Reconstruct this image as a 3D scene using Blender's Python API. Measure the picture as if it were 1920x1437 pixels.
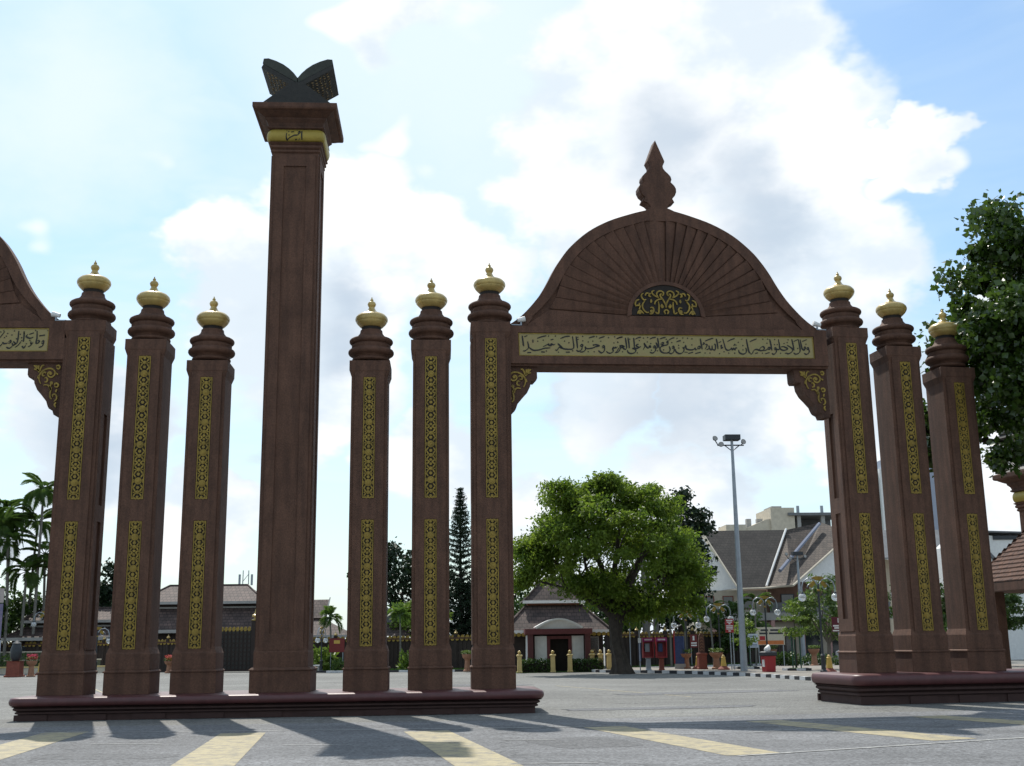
import bpy, bmesh, math, random
import numpy as np
from mathutils import Vector, Matrix, Euler

S = bpy.context.scene
for o in list(bpy.data.objects):
    bpy.data.objects.remove(o)
COL = S.collection
PI = math.pi

# ------------------------------------------------------------------ camera
cam = bpy.data.cameras.new('camera'); camo = bpy.data.objects.new('camera', cam); COL.objects.link(camo)
YAW, PITCH, ROLL = .0617, .2197, .0129
fw0 = Vector((math.sin(YAW), math.cos(YAW), 0)); x0 = Vector((math.cos(YAW), -math.sin(YAW), 0))
fw = fw0 * math.cos(PITCH) + Vector((0, 0, math.sin(PITCH)))
up0 = -fw0 * math.sin(PITCH) + Vector((0, 0, math.cos(PITCH)))
rt = x0 * math.cos(ROLL) - up0 * math.sin(ROLL); up = x0 * math.sin(ROLL) + up0 * math.cos(ROLL)
M = Matrix((rt, up, -fw)).transposed().to_4x4(); M.translation = Vector((3.9466, -29.853, 1.6))
camo.matrix_world = M
cam.sensor_width = 36; cam.lens = 36 * 2199.9 / 1920; cam.clip_start = .1; cam.clip_end = 4000
S.camera = camo
S.cycles.max_bounces = 6; S.cycles.diffuse_bounces = 3; S.cycles.glossy_bounces = 3; S.cycles.transmission_bounces = 4
S.render.resolution_x, S.render.resolution_y = 1024, 766

# ------------------------------------------------------------------ light
SUN = Vector((-.20, .68, 1)).normalized()
EXPOSURE = 0.0
vs = S.view_settings
vs.view_transform = 'Standard'; vs.look = 'None'; vs.exposure = EXPOSURE; vs.gamma = 1; vs.use_curve_mapping = False
sl = bpy.data.lights.new('sun', 'SUN'); sl.energy = 5.0; sl.angle = math.radians(.53); sl.color = (1, .95, .87)
slo = bpy.data.objects.new('sun', sl); COL.objects.link(slo)
slo.rotation_euler = SUN.to_track_quat('Z', 'Y').to_euler(); slo.location = SUN * 80

W = bpy.data.worlds.new('World'); S.world = W; W.use_nodes = True
def build_sky():
    nt = W.node_tree; N = nt.nodes; L = nt.links; N.clear()
    out = N.new('ShaderNodeOutputWorld'); bg = N.new('ShaderNodeBackground'); L.new(bg.outputs[0], out.inputs[0])
    bg.inputs[1].default_value = .1
    sky = N.new('ShaderNodeTexSky'); sky.sky_type = 'NISHITA'; sky.sun_disc = False
    sky.sun_elevation = math.asin(SUN.z); sky.sun_rotation = math.atan2(SUN.x, SUN.y)
    sky.air_density = 1.3; sky.dust_density = 1.0; sky.ozone_density = 1.5
    tc = N.new('ShaderNodeTexCoord')
    def V(op, a, b=None):
        n = N.new('ShaderNodeVectorMath'); n.operation = op
        for i, s in enumerate((a, b)):
            if s is None: continue
            if isinstance(s, (tuple, list, Vector)): n.inputs[i].default_value = s
            else: L.new(s, n.inputs[i])
        return n.outputs['Value'] if op in ('DISTANCE', 'DOT_PRODUCT', 'LENGTH') else n.outputs[0]
    def F(op, a, b=0., c=0., clamp=False):
        n = N.new('ShaderNodeMath'); n.operation = op; n.use_clamp = clamp
        for i, s in enumerate((a, b, c)):
            if isinstance(s, (int, float)): n.inputs[i].default_value = s
            else: L.new(s, n.inputs[i])
        return n.outputs[0]
    def smooth(x, a, b):
        n = N.new('ShaderNodeMapRange'); n.interpolation_type = 'SMOOTHSTEP'; n.clamp = True
        L.new(x, n.inputs[0]); n.inputs[1].default_value = a; n.inputs[2].default_value = b
        return n.outputs[0]
    def noise(vec, scale, det=6, rough=.55, dist=0.):
        n = N.new('ShaderNodeTexNoise'); n.inputs['Scale'].default_value = scale; n.inputs['Detail'].default_value = det
        n.inputs['Roughness'].default_value = rough; n.inputs['Distortion'].default_value = dist; L.new(vec, n.inputs['Vector'])
        return n.outputs[0]
    def mix(f, a, b):
        n = N.new('ShaderNodeMix'); n.data_type = 'RGBA'
        if isinstance(f, float): n.inputs[0].default_value = f
        else: L.new(f, n.inputs[0])
        for i, s in ((6, a), (7, b)):
            if isinstance(s, tuple): n.inputs[i].default_value = s + (1,)
            else: L.new(s, n.inputs[i])
        return n.outputs[2]
    d = V('NORMALIZE', tc.outputs['Generated'])
    mp = N.new('ShaderNodeMapping'); mp.inputs['Scale'].default_value = (1, 1, 1.6); L.new(d, mp.inputs[0]); e = mp.outputs[0]
    def dirv(az, el):
        az, el = math.radians(az), math.radians(el)
        return (math.sin(az) * math.cos(el), math.cos(az) * math.cos(el), math.sin(el))
    nz = N.new('ShaderNodeTexNoise'); nz.inputs['Scale'].default_value = 7.0; nz.inputs['Detail'].default_value = 5; nz.inputs['Roughness'].default_value = .58; L.new(e, nz.inputs['Vector'])
    wob = V('MULTIPLY', V('SUBTRACT', nz.outputs['Color'], (.5, .5, .5)), (.16, .16, .16))
    dw = V('ADD', d, wob)
    def near(lst):
        f = None
        for az, el, r in lst:
            x = F('MULTIPLY_ADD', V('DISTANCE', dw, dirv(az, el)), -1. / r, 1.)
            f = x if f is None else F('MAXIMUM', f, x)
        return f
    # banks of cumulus: azimuth, elevation, angular radius
    fld = near([(9, 25, .10), (14.5, 27, .11), (17, 23, .12), (11, 19.5, .12), (19, 17.5, .085), (24.5, 22.3, .035),
                (-9.5, 17.5, .075), (-4.5, 18.5, .09), (1, 18, .075), (-6, 13.5, .09), (-17, 9.5, .07), (-11, 6, .06), (0, 8.5, .06), (8, 12.5, .07), (15, 12, .08), (12, 5.5, .07), (22, 9, .07), (28, 14, .06), (5, 5, .05)])
    low = smooth(V('DOT_PRODUCT', d, (0, 0, 1)), .30, .0)          # whiter towards the horizon
    n2 = noise(e, 5.5, 3, .5)
    gen = F('MULTIPLY_ADD', n2, 5.0, -3.0)                        # the same broken cloud over the rest of the sky
    fld = F('MAXIMUM', fld, F('ADD', gen, F('MULTIPLY', low, .45)))
    cum = smooth(fld, .0, .24)
    grey = smooth(near([(13, 24, .085), (16.5, 20.5, .07), (-5, 15.3, .06), (3, 12, .05), (12, 11.5, .12), (22, 12, .07), (-17, 9.5, .07), (-8, 9, .05)]), .0, .95)
    mp2 = N.new('ShaderNodeMapping'); mp2.inputs['Scale'].default_value = (1.2, 1.2, 5); mp2.inputs['Rotation'].default_value = (0, .35, .3); L.new(d, mp2.inputs[0])
    cir = smooth(noise(mp2.outputs[0], 2.6, 4, .62, .5), .30, .72)  # high thin veil, torn open in places
    clear = smooth(near([(31, 26, .30), (26, 19, .09)]), .0, .75)
    veil = F('MAXIMUM', F('MULTIPLY', F('MULTIPLY_ADD', cir, .62, .20), F('MULTIPLY_ADD', clear, -.68, 1.)), F('MULTIPLY', low, .40))
    veil = F('MAXIMUM', veil, F('MULTIPLY', smooth(near([(1, 29, .34), (-18, 24, .16)]), .0, .9), .92))
    grey = F('MAXIMUM', grey, F('MULTIPLY', smooth(n2, .62, .8), .7))
    wht = mix(smooth(nz.outputs[0], .40, .62), (8.1, 9.1, 10.0), (11.2, 11.4, 11.5))
    lit = mix(F('MULTIPLY', grey, .8), wht, (5.5, 6.6, 7.9))
    blue = V('MULTIPLY', sky.outputs[0], (1.18, 1.43, 1.58))
    c = mix(veil, blue, (8.7, 10.0, 10.8))
    c = mix(cum, c, lit)
    L.new(c, bg.inputs[0])
    W.cycles.sampling_method = 'MANUAL'; W.cycles.sample_map_resolution = 512
build_sky()

# ------------------------------------------------------------------ materials
MATS = {}
def mat(name, col, rough=.7, var=.15, scale=6., bump=0., bscale=None, metal=0., col2=None, spec=.4, transl=0., coat=0., rnd=0., trans=0.):
    if name in MATS: return MATS[name]
    m = bpy.data.materials.new(name); m.use_nodes = True; nt = m.node_tree; N = nt.nodes; L = nt.links
    p = N['Principled BSDF']; p.inputs['Roughness'].default_value = rough; p.inputs['Metallic'].default_value = metal
    p.inputs['Specular IOR Level'].default_value = spec
    if coat: p.inputs['Coat Weight'].default_value = coat; p.inputs['Coat Roughness'].default_value = .1
    if trans: p.inputs['Transmission Weight'].default_value = trans
    tc = N.new('ShaderNodeTexCoord')
    n = N.new('ShaderNodeTexNoise'); n.inputs['Scale'].default_value = scale; n.inputs['Detail'].default_value = 8; n.inputs['Roughness'].default_value = .65
    L.new(tc.outputs['Object'], n.inputs['Vector'])
    cr = N.new('ShaderNodeMix'); cr.data_type = 'RGBA'
    mr = N.new('ShaderNodeMapRange'); mr.inputs[1].default_value = .3; mr.inputs[2].default_value = .7; L.new(n.outputs[0], mr.inputs[0]); L.new(mr.outputs[0], cr.inputs[0])
    a = tuple(c * (1 - var) for c in col); b = tuple(min(1, c * (1 + var)) for c in col) if col2 is None else col2
    cr.inputs[6].default_value = a + (1,); cr.inputs[7].default_value = b + (1,)
    src = cr.outputs[2]
    if rnd:
        oi = N.new('ShaderNodeObjectInfo'); hs = N.new('ShaderNodeHueSaturation')
        q = N.new('ShaderNodeMapRange'); L.new(oi.outputs['Random'], q.inputs[0]); q.inputs[3].default_value = 1 - rnd; q.inputs[4].default_value = 1 + rnd
        L.new(q.outputs[0], hs.inputs['Value']); L.new(src, hs.inputs['Color']); src = hs.outputs[0]
    L.new(src, p.inputs['Base Color'])
    if bump:
        n3 = N.new('ShaderNodeTexNoise'); n3.inputs['Scale'].default_value = bscale or scale * 8; n3.inputs['Detail'].default_value = 5
        L.new(tc.outputs['Object'], n3.inputs['Vector'])
        bp = N.new('ShaderNodeBump'); bp.inputs['Strength'].default_value = bump; bp.inputs['Distance'].default_value = .02
        L.new(n3.outputs[0], bp.inputs['Height']); L.new(bp.outputs[0], p.inputs['Normal'])
    if transl:
        tr = N.new('ShaderNodeBsdfTranslucent'); mx = N.new('ShaderNodeMixShader'); mx.inputs[0].default_value = transl
        L.new(src, tr.inputs['Color']); L.new(p.outputs[0], mx.inputs[1]); L.new(tr.outputs[0], mx.inputs[2]); L.new(mx.outputs[0], N['Material Output'].inputs[0])
    MATS[name] = m
    return m
def weathered(name, col, col2, rough=.8):
    """plaster with coarse grain, vertical rain streaks and patchy fading"""
    m = mat(name, col, rough, .12, 1.3, .6, 55, col2=col2)
    nt = m.node_tree; N = nt.nodes; L = nt.links; p = N['Principled BSDF']
    tc = N.new('ShaderNodeTexCoord'); mp = N.new('ShaderNodeMapping'); mp.inputs['Scale'].default_value = (4, 4, .5); L.new(tc.outputs['Object'], mp.inputs[0])
    n = N.new('ShaderNodeTexNoise'); n.inputs['Scale'].default_value = 1.5; n.inputs['Detail'].default_value = 7; L.new(mp.outputs[0], n.inputs['Vector'])
    g = N.new('ShaderNodeTexNoise'); g.inputs['Scale'].default_value = 24; g.inputs['Detail'].default_value = 2; L.new(tc.outputs['Object'], g.inputs['Vector'])
    r = N.new('ShaderNodeMapRange'); r.inputs[1].default_value = .36; r.inputs[2].default_value = .62; r.inputs[3].default_value = .78; r.inputs[4].default_value = 1.10; L.new(n.outputs[0], r.inputs[0])
    r2 = N.new('ShaderNodeMapRange'); r2.inputs[1].default_value = .3; r2.inputs[2].default_value = .7; r2.inputs[3].default_value = .83; r2.inputs[4].default_value = 1.17; L.new(g.outputs[0], r2.inputs[0])
    q = N.new('ShaderNodeMath'); q.operation = 'MULTIPLY'; L.new(r.outputs[0], q.inputs[0]); L.new(r2.outputs[0], q.inputs[1])
    src = p.inputs['Base Color'].links[0].from_socket
    v = N.new('ShaderNodeVectorMath'); v.operation = 'SCALE'; L.new(src, v.inputs[0]); L.new(q.outputs[0], v.inputs['Scale']); L.new(v.outputs[0], p.inputs['Base Color'])
    return m
def asphalt(name, col):
    m = bpy.data.materials.new(name); m.use_nodes = True; nt = m.node_tree; N = nt.nodes; L = nt.links; p = N['Principled BSDF']
    p.inputs['Roughness'].default_value = .85; p.inputs['Specular IOR Level'].default_value = .35
    tc = N.new('ShaderNodeTexCoord')
    def noi(s, d, st=(1, 1, 1), r=.6):
        mp = N.new('ShaderNodeMapping'); mp.inputs['Scale'].default_value = st; L.new(tc.outputs['Object'], mp.inputs[0])
        n = N.new('ShaderNodeTexNoise'); n.inputs['Scale'].default_value = s; n.inputs['Detail'].default_value = d; n.inputs['Roughness'].default_value = r; L.new(mp.outputs[0], n.inputs['Vector']); return n.outputs[0]
    def rng(x, a, b, c, d_):
        n = N.new('ShaderNodeMapRange'); L.new(x, n.inputs[0]); n.inputs[1].default_value = a; n.inputs[2].default_value = b; n.inputs[3].default_value = c; n.inputs[4].default_value = d_; return n.outputs[0]
    def mul(a, b):
        n = N.new('ShaderNodeMath'); n.operation = 'MULTIPLY'; L.new(a, n.inputs[0]); L.new(b, n.inputs[1]); return n.outputs[0]
    f = mul(rng(noi(.16, 6), .3, .7, .72, 1.2), rng(noi(1.1, 8, (.22, 1, 1)), .3, .72, .78, 1.14))
    f = mul(f, rng(noi(.55, 3), .66, .74, 1., .78))
    vo = N.new('ShaderNodeTexVoronoi'); vo.inputs['Scale'].default_value = 26; L.new(tc.outputs['Object'], vo.inputs['Vector'])
    f = mul(f, rng(vo.outputs['Color'], .0, 1., .5, 1.5))
    f = mul(f, rng(noi(7, 4), .3, .7, .84, 1.16))
    # fine cracks and tar lines
    vc = N.new('ShaderNodeTexVoronoi'); vc.feature = 'DISTANCE_TO_EDGE'; vc.inputs['Scale'].default_value = .11
    wp = N.new('ShaderNodeVectorMath'); wp.operation = 'ADD'; L.new(tc.outputs['Object'], wp.inputs[0])
    wn = N.new('ShaderNodeTexNoise'); wn.inputs['Scale'].default_value = 1.2; wn.inputs['Detail'].default_value = 5; L.new(tc.outputs['Object'], wn.inputs['Vector'])
    ws = N.new('ShaderNodeVectorMath'); ws.operation = 'SCALE'; ws.inputs['Scale'].default_value = 1.6; L.new(wn.outputs['Color'], ws.inputs[0]); L.new(ws.outputs[0], wp.inputs[1]); L.new(wp.outputs[0], vc.inputs['Vector'])
    f = mul(f, rng(vc.outputs['Distance'], .0, .006, .62, 1.))
    v = N.new('ShaderNodeVectorMath'); v.operation = 'SCALE'; v.inputs[0].default_value = col; L.new(f, v.inputs['Scale']); L.new(v.outputs[0], p.inputs['Base Color'])
    bp = N.new('ShaderNodeBump'); bp.inputs['Strength'].default_value = .5; bp.inputs['Distance'].default_value = .012; L.new(vo.outputs['Distance'], bp.inputs['Height']); L.new(bp.outputs[0], p.inputs['Normal'])
    return m
def worn(name, col, under, th=.60):
    m = mat(name, col, .75, .1, 2.2, .4, 40); nt = m.node_tree; N = nt.nodes; L = nt.links; p = N['Principled BSDF']
    tc = N.new('ShaderNodeTexCoord'); n = N.new('ShaderNodeTexNoise'); n.inputs['Scale'].default_value = 3.5; n.inputs['Detail'].default_value = 12; n.inputs['Roughness'].default_value = .75; L.new(tc.outputs['Object'], n.inputs['Vector'])
    r = N.new('ShaderNodeMapRange'); r.inputs[1].default_value = th - .12; r.inputs[2].default_value = th + .06; r.inputs[4].default_value = .85; L.new(n.outputs[0], r.inputs[0])
    mx = N.new('ShaderNodeMix'); mx.data_type = 'RGBA'; L.new(r.outputs[0], mx.inputs[0]); L.new(p.inputs['Base Color'].links[0].from_socket, mx.inputs[6]); mx.inputs[7].default_value = under + (1,); L.new(mx.outputs[2], p.inputs['Base Color'])
    return m
def tiled(name, col, col2, sx=.3, sz=.22, rough=.8):
    """clay roof tiles too far away to tell apart"""
    m = bpy.data.materials.new(name); m.use_nodes = True; nt = m.node_tree; N = nt.nodes; L = nt.links; p = N['Principled BSDF']; p.inputs['Roughness'].default_value = rough
    tc = N.new('ShaderNodeTexCoord'); br = N.new('ShaderNodeTexBrick'); br.inputs['Scale'].default_value = 1; br.inputs['Brick Width'].default_value = sx; br.inputs['Row Height'].default_value = sz
    br.inputs['Color1'].default_value = col + (1,); br.inputs['Color2'].default_value = col2 + (1,); br.inputs['Mortar'].default_value = tuple(c * .45 for c in col) + (1,); br.inputs['Mortar Size'].default_value = .02
    mp = N.new('ShaderNodeMapping'); mp.inputs['Rotation'].default_value = (PI / 2, 0, 0); L.new(tc.outputs['Object'], mp.inputs[0]); L.new(mp.outputs[0], br.inputs['Vector'])
    n = N.new('ShaderNodeTexNoise'); n.inputs['Scale'].default_value = 1.4; n.inputs['Detail'].default_value = 8; L.new(tc.outputs['Object'], n.inputs['Vector'])
    r = N.new('ShaderNodeMapRange'); r.inputs[1].default_value = .3; r.inputs[2].default_value = .7; r.inputs[3].default_value = .55; r.inputs[4].default_value = 1.35; L.new(n.outputs[0], r.inputs[0])
    v = N.new('ShaderNodeVectorMath'); v.operation = 'SCALE'; L.new(br.outputs[0], v.inputs[0]); L.new(r.outputs[0], v.inputs['Scale']); L.new(v.outputs[0], p.inputs['Base Color'])
    bp = N.new('ShaderNodeBump'); bp.inputs['Strength'].default_value = .6; bp.inputs['Distance'].default_value = .04; L.new(br.outputs['Fac'], bp.inputs['Height']); bp.invert = True; L.new(bp.outputs[0], p.inputs['Normal'])
    return m

BROWN = weathered('brown_plaster', (.094, .044, .026), (.130, .063, .039))
BROWN2 = weathered('brown_plaster_dark', (.076, .036, .022), (.105, .051, .032))
MAROON = mat('maroon_tile', (.088, .028, .028), .45, .2, 5, .1, spec=.5)
GOLD = mat('gold_paint', (.27, .180, .030), .5, .4, 5, .4, 50, .2)
GOLDP = mat('pale_gold_paint', (.46, .33, .11), .33, .3, 3, .2, 40, .15, coat=.15)
BANDM = mat('aged_gold_band', (.37, .32, .13), .6, .18, 3, .2, 30, col2=(.33, .25, .11))
BLACKM = mat('black_paint', (.012, .011, .010), .5, .2)
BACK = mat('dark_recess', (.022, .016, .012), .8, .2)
CARVED = mat('dark_carved_wood', (.024, .022, .018), .6, .3, 8, .5, 50)
PAGES = mat('greenish_stone_pages', (.04, .043, .034), .7, .25, 5, .3, 40)
WHITE = mat('white_paint', (.72, .71, .68), .55, .08, 4)
CREAM = mat('cream_wall', (.52, .46, .36), .8, .14, 1.5, .2)
ASPH = asphalt('road_asphalt', (.155, .158, .162))
PLAZA = asphalt('plaza_asphalt', (.158, .158, .147))
YELLOW = worn('worn_yellow_paint', (.37, .315, .19), (.16, .155, .14), .57)
LINE = worn('worn_white_line', (.45, .45, .43), (.17, .17, .17), .52)
KERBB = mat('black_kerb_paint', (.025, .025, .03), .7, .3, 9)
KERBW = mat('white_kerb_paint', (.55, .55, .55), .7, .15, 9)
ROOFB = tiled('brown_roof_tiles', (.066, .044, .038), (.095, .062, .052))
ROOFG = tiled('grey_brown_roof_tiles', (.062, .046, .034), (.085, .062, .047))
ROOFD = tiled('dark_roof_tiles', (.026, .022, .019), (.040, .033, .028))
ROOFR = tiled('orange_roof_tiles', (.22, .10, .06), (.15, .075, .05))
TIMBER = mat('dark_timber', (.028, .018, .014), .75, .3, 3, .4)
CONC = mat('concrete', (.34, .33, .31), .85, .15, 1.2, .3)
CONCD = mat('grey_concrete', (.16, .165, .17), .85, .2, 1.2, .3)
BARK = mat('bark', (.045, .036, .028), .95, .45, 3, 1., 14)
BARKP = mat('palm_bark', (.17, .16, .14), .9, .25, 4, .6, 12)
GRASS = mat('grass', (.05, .11, .015), .9, .4, 4, .8, 30)
METAL = mat('galvanised_steel', (.30, .33, .36), .45, .12, 3, metal=.4)
GREENP = mat('green_paint', (.012, .06, .035), .4, .2)
DARKG = mat('dark_grey_paint', (.03, .035, .04), .5, .2)
TERRA = mat('terracotta', (.30, .15, .09), .8, .2, 6, .4)
YELP = mat('ochre_paint', (.52, .34, .07), .6, .15, 5)
CRMY = mat('cream_yellow_paint', (.60, .45, .19), .6, .12, 5)
REDP = mat('red_paint', (.32, .025, .03), .4, .15)
BRED = mat('brick_red', (.20, .055, .035), .75, .2, 6, .4)
BLUEP = mat('blue_paint', (.03, .06, .17), .4, .2)
GLASS = mat('tinted_glass', (.02, .025, .028), .08, .1, spec=.8)
GLOBE = mat('glass_globe', (.80, .82, .82), .06, .05, spec=.8, trans=.55)

# ------------------------------------------------------------------ mesh helpers
class MB:
    def __init__(s): s.v = []; s.f = []
    def add(s, vs, fs):
        n = len(s.v); s.v += [tuple(v) for v in vs]; s.f += [tuple(i + n for i in f) for f in fs]; return s
    def box(s, x0, x1, y0, y1, z0, z1):
        return s.add([(x0, y0, z0), (x1, y0, z0), (x1, y1, z0), (x0, y1, z0), (x0, y0, z1), (x1, y0, z1), (x1, y1, z1), (x0, y1, z1)],
                     [(3, 2, 1, 0), (4, 5, 6, 7), (0, 1, 5, 4), (1, 2, 6, 5), (2, 3, 7, 6), (3, 0, 4, 7)])
    def cbox(s, c, h): return s.box(c[0] - h[0], c[0] + h[0], c[1] - h[1], c[1] + h[1], c[2] - h[2], c[2] + h[2])
    def prism(s, poly, y0, y1):
        """poly in (x,z), counter-clockwise seen from -y, extruded along y"""
        n = len(poly)
        return s.add([(x, y0, z) for x, z in poly] + [(x, y1, z) for x, z in poly],
                     [tuple(range(n)), tuple(range(2 * n - 1, n - 1, -1))] + [(i, i + n, (i + 1) % n + n, (i + 1) % n) for i in range(n)])
    def slab(s, poly, z0, z1):
        n = len(poly)
        return s.add([(x, y, z0) for x, y in poly] + [(x, y, z1) for x, y in poly],
                     [tuple(range(n - 1, -1, -1)), tuple(range(n, 2 * n))] + [(i, (i + 1) % n, (i + 1) % n + n, i + n) for i in range(n)])
    def lathe(s, prof, n=28, c=(0, 0)):
        vs = []; fs = []
        for r, z in prof:
            for k in range(n):
                a = 2 * PI * k / n; vs.append((c[0] + r * math.cos(a), c[1] + r * math.sin(a), z))
        m = len(prof)
        for i in range(m - 1):
            for k in range(n): fs.append((i * n + k, i * n + (k + 1) % n, (i + 1) * n + (k + 1) % n, (i + 1) * n + k))
        fs.append(tuple(range(n - 1, -1, -1))); fs.append(tuple((m - 1) * n + k for k in range(n)))
        return s.add(vs, fs)
    def sweep(s, hx, hy, prof, rad=.0, seg=4, c=(0, 0)):
        """moulding profile (offset, z) run round a rectangle with rounded corners"""
        ring = []
        for sx, sy, a0 in ((1, 1, 0), (-1, 1, PI / 2), (-1, -1, PI), (1, -1, 1.5 * PI)):
            for k in range(seg + 1 if rad else 1):
                a = a0 + (PI / 2) * (k / seg if rad else .5); ring.append((sx, sy, math.cos(a), math.sin(a)))
        n = len(ring); vs = []; fs = []
        for o, z in prof:
            for sx, sy, ca, sa in ring:
                if rad: vs.append((c[0] + sx * (hx - rad) + ca * max(rad + o, 0.002), c[1] + sy * (hy - rad) + sa * max(rad + o, .002), z))
                else: vs.append((c[0] + sx * (hx + o), c[1] + sy * (hy + o), z))
        m = len(prof)
        for i in range(m - 1):
            for k in range(n): fs.append((i * n + k, i * n + (k + 1) % n, (i + 1) * n + (k + 1) % n, (i + 1) * n + k))
        fs.append(tuple(range(n - 1, -1, -1))); fs.append(tuple((m - 1) * n + k for k in range(n)))
        return s.add(vs, fs)
    def tube(s, pts, rads, n=8):
        pts = [Vector(p) for p in pts]
        if isinstance(rads, (int, float)): rads = [rads] * len(pts)
        vs = []; fs = []; ref = None
        for i, p in enumerate(pts):
            t = (pts[min(i + 1, len(pts) - 1)] - pts[max(i - 1, 0)]).normalized()
            if ref is None: ref = Vector((1, 0, 0)) if abs(t.x) < .8 else Vector((0, 1, 0))
            u = (ref - t * ref.dot(t)).normalized(); w = t.cross(u); ref = u
            for k in range(n):
                a = 2 * PI * k / n; vs.append(p + (u * math.cos(a) + w * math.sin(a)) * rads[i])
        for i in range(len(pts) - 1):
            for k in range(n): fs.append((i * n + k, i * n + (k + 1) % n, (i + 1) * n + (k + 1) % n, (i + 1) * n + k))
        fs.append(tuple(range(n - 1, -1, -1))); fs.append(tuple((len(pts) - 1) * n + k for k in range(n)))
        return s.add(vs, fs)
    def ball(s, c, r, n=14, m=9, sz=1.):
        prof = [(max(r * math.sin(PI * i / m), .0005), c[2] - r * sz * math.cos(PI * i / m)) for i in range(m + 1)]
        return s.lathe(prof, n, (c[0], c[1]))
    def disc(s, x, z, r, y0, y1, n=10, rz=None, rot=0.):
        rz = rz or r
        P = []
        for k in range(n):
            a = 2 * PI * k / n; dx, dz = r * math.cos(a), rz * math.sin(a)
            P.append((x + dx * math.cos(rot) - dz * math.sin(rot), z + dx * math.sin(rot) + dz * math.cos(rot)))
        return s.prism(P, y0, y1)
    def pen(s, pts, w, y0, y1, nib=None, steps=4, surf=None):
        """pen stroke in the xz plane, smoothed; broad-nib when nib angle is given"""
        P = [Vector(p) for p in pts]
        if len(P) > 2:
            Q = []
            for i in range(len(P) - 1):
                a, b, c, d = P[max(i - 1, 0)], P[i], P[i + 1], P[min(i + 2, len(P) - 1)]
                for k in range(steps):
                    t = k / steps
                    Q.append(.5 * ((2 * b) + (c - a) * t + (2 * a - 5 * b + 4 * c - d) * t * t + (3 * b - a - 3 * c + d) * t ** 3))
            P = Q + [P[-1]]
        n = len(P); L = []; R = []
        for i, p in enumerate(P):
            t = (P[min(i + 1, n - 1)] - P[max(i - 1, 0)])
            if t.length < 1e-9: t = Vector((1, 0))
            t.normalize(); u = Vector((-t.y, t.x)); ww = w
            if nib is not None: ww = w * (.42 + .58 * abs(math.sin(math.atan2(t.y, t.x) - nib)))
            ww *= .55 + .45 * min(1, 4 * min(i + .3, n - 1 - i + .3) / n)
            L.append(p + u * ww / 2); R.append(p - u * ww / 2)
        f0 = surf or (lambda x, z: y0)
        vs = [(q.x, f0(q.x, q.y), q.y) for q in R] + [(q.x, f0(q.x, q.y), q.y) for q in L] + [(q.x, f0(q.x, q.y) + y1 - y0, q.y) for q in R] + [(q.x, f0(q.x, q.y) + y1 - y0, q.y) for q in L]
        fs = []
        for i in range(n - 1):
            fs += [(i, i + 1, n + i + 1, n + i), (2 * n + i, 3 * n + i, 3 * n + i + 1, 2 * n + i + 1), (i, 2 * n + i, 2 * n + i + 1, i + 1), (n + i, n + i + 1, 3 * n + i + 1, 3 * n + i)]
        return s.add(vs, fs)

def tag(o, label=None, cat=None, group=None, kind=None):
    if label: o['label'] = label
    if cat: o['category'] = cat
    if group: o['group'] = group
    if kind: o['kind'] = kind
    return o
def mesh_data(name, mb, m, smooth=False):
    me = bpy.data.meshes.new(name); me.from_pydata(mb.v, [], mb.f); me.materials.append(m)
    if smooth: me.polygons.foreach_set('use_smooth', [True] * len(me.polygons))
    me.update(); return me
def put(name, me, parent=None, loc=(0, 0, 0), rot=(0, 0, 0), scale=(1, 1, 1)):
    o = bpy.data.objects.new(name, me); COL.objects.link(o); o.parent = parent; o.location = loc; o.rotation_euler = rot; o.scale = scale; return o
def mk(name, mb, m, parent=None, loc=(0, 0, 0), rot=(0, 0, 0), smooth=False, bevel=0.):
    o = put(name, mesh_data(name, mb, m, smooth), parent, loc, rot)
    if smooth and smooth != 'all':
        try:
            o.data.set_sharp_from_angle(angle=math.radians(40))
        except Exception: pass
    if bevel:
        b = o.modifiers.new('bevel', 'BEVEL'); b.width = bevel; b.segments = 2; b.limit_method = 'ANGLE'; b.angle_limit = math.radians(40)
    return o
def empty(name, loc=(0, 0, 0), rz=0., label=None, cat=None, group=None):
    o = bpy.data.objects.new(name, None); COL.objects.link(o); o.location = loc; o.rotation_euler = (0, 0, rz); o.empty_display_size = .2
    return tag(o, label, cat, group)
def copy_tree(o, parent=None):
    c = o.copy(); COL.objects.link(c); c.parent = parent
    for ch in list(o.children): copy_tree(ch, c)
    return c
def struct(o): o['kind'] = 'structure'; return o
B = lambda *a: MB().box(*a)
rng = random.Random(11)

# ------------------------------------------------------------------ ground and road
def flat(name, poly, z, m, parent=None):
    mb = MB(); mb.add([(x, y, z) for x, y in poly], [tuple(range(len(poly)))])
    return mk(name, mb, m, parent)
gm = MB(); gm.add([(-900, -200, 0), (900, -200, 0), (900, 1500, 0), (-900, 1500, 0)], [(0, 1, 2, 3)])
struct(mk('ground', gm, PLAZA))
struct(flat('road', [(-80, -60), (80, -60), (80, 3.6), (24, -.6), (16, -2.6), (6.5, -3.4), (-7, -3.0), (-80, -1)], .004, ASPH))
def strip(name, a, b, w0, w1, z, m, n=1):
    a, b = Vector(a), Vector(b); t = (b - a).normalized(); u = Vector((-t.y, t.x))
    return flat(name, [a - u * w0 / 2, b - u * w1 / 2, b + u * w1 / 2, a + u * w0 / 2], z, m)
bars = [((-3.55, -4.85), (-3.0, -12.9)), ((.13, -6.0), (.65, -12.9)), ((3.66, -6.3), (4.62, -13.4)), ((7.15, -6.0), (8.5, -12.3)), ((10.6, -5.0), (12.3, -10.4)), ((14.3, -4.4), (16.3, -9.8))]
for a, b in bars:
    s = strip('yellow_bar_marking', a, b, .86, .90, .008, YELLOW); struct(s)
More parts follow.
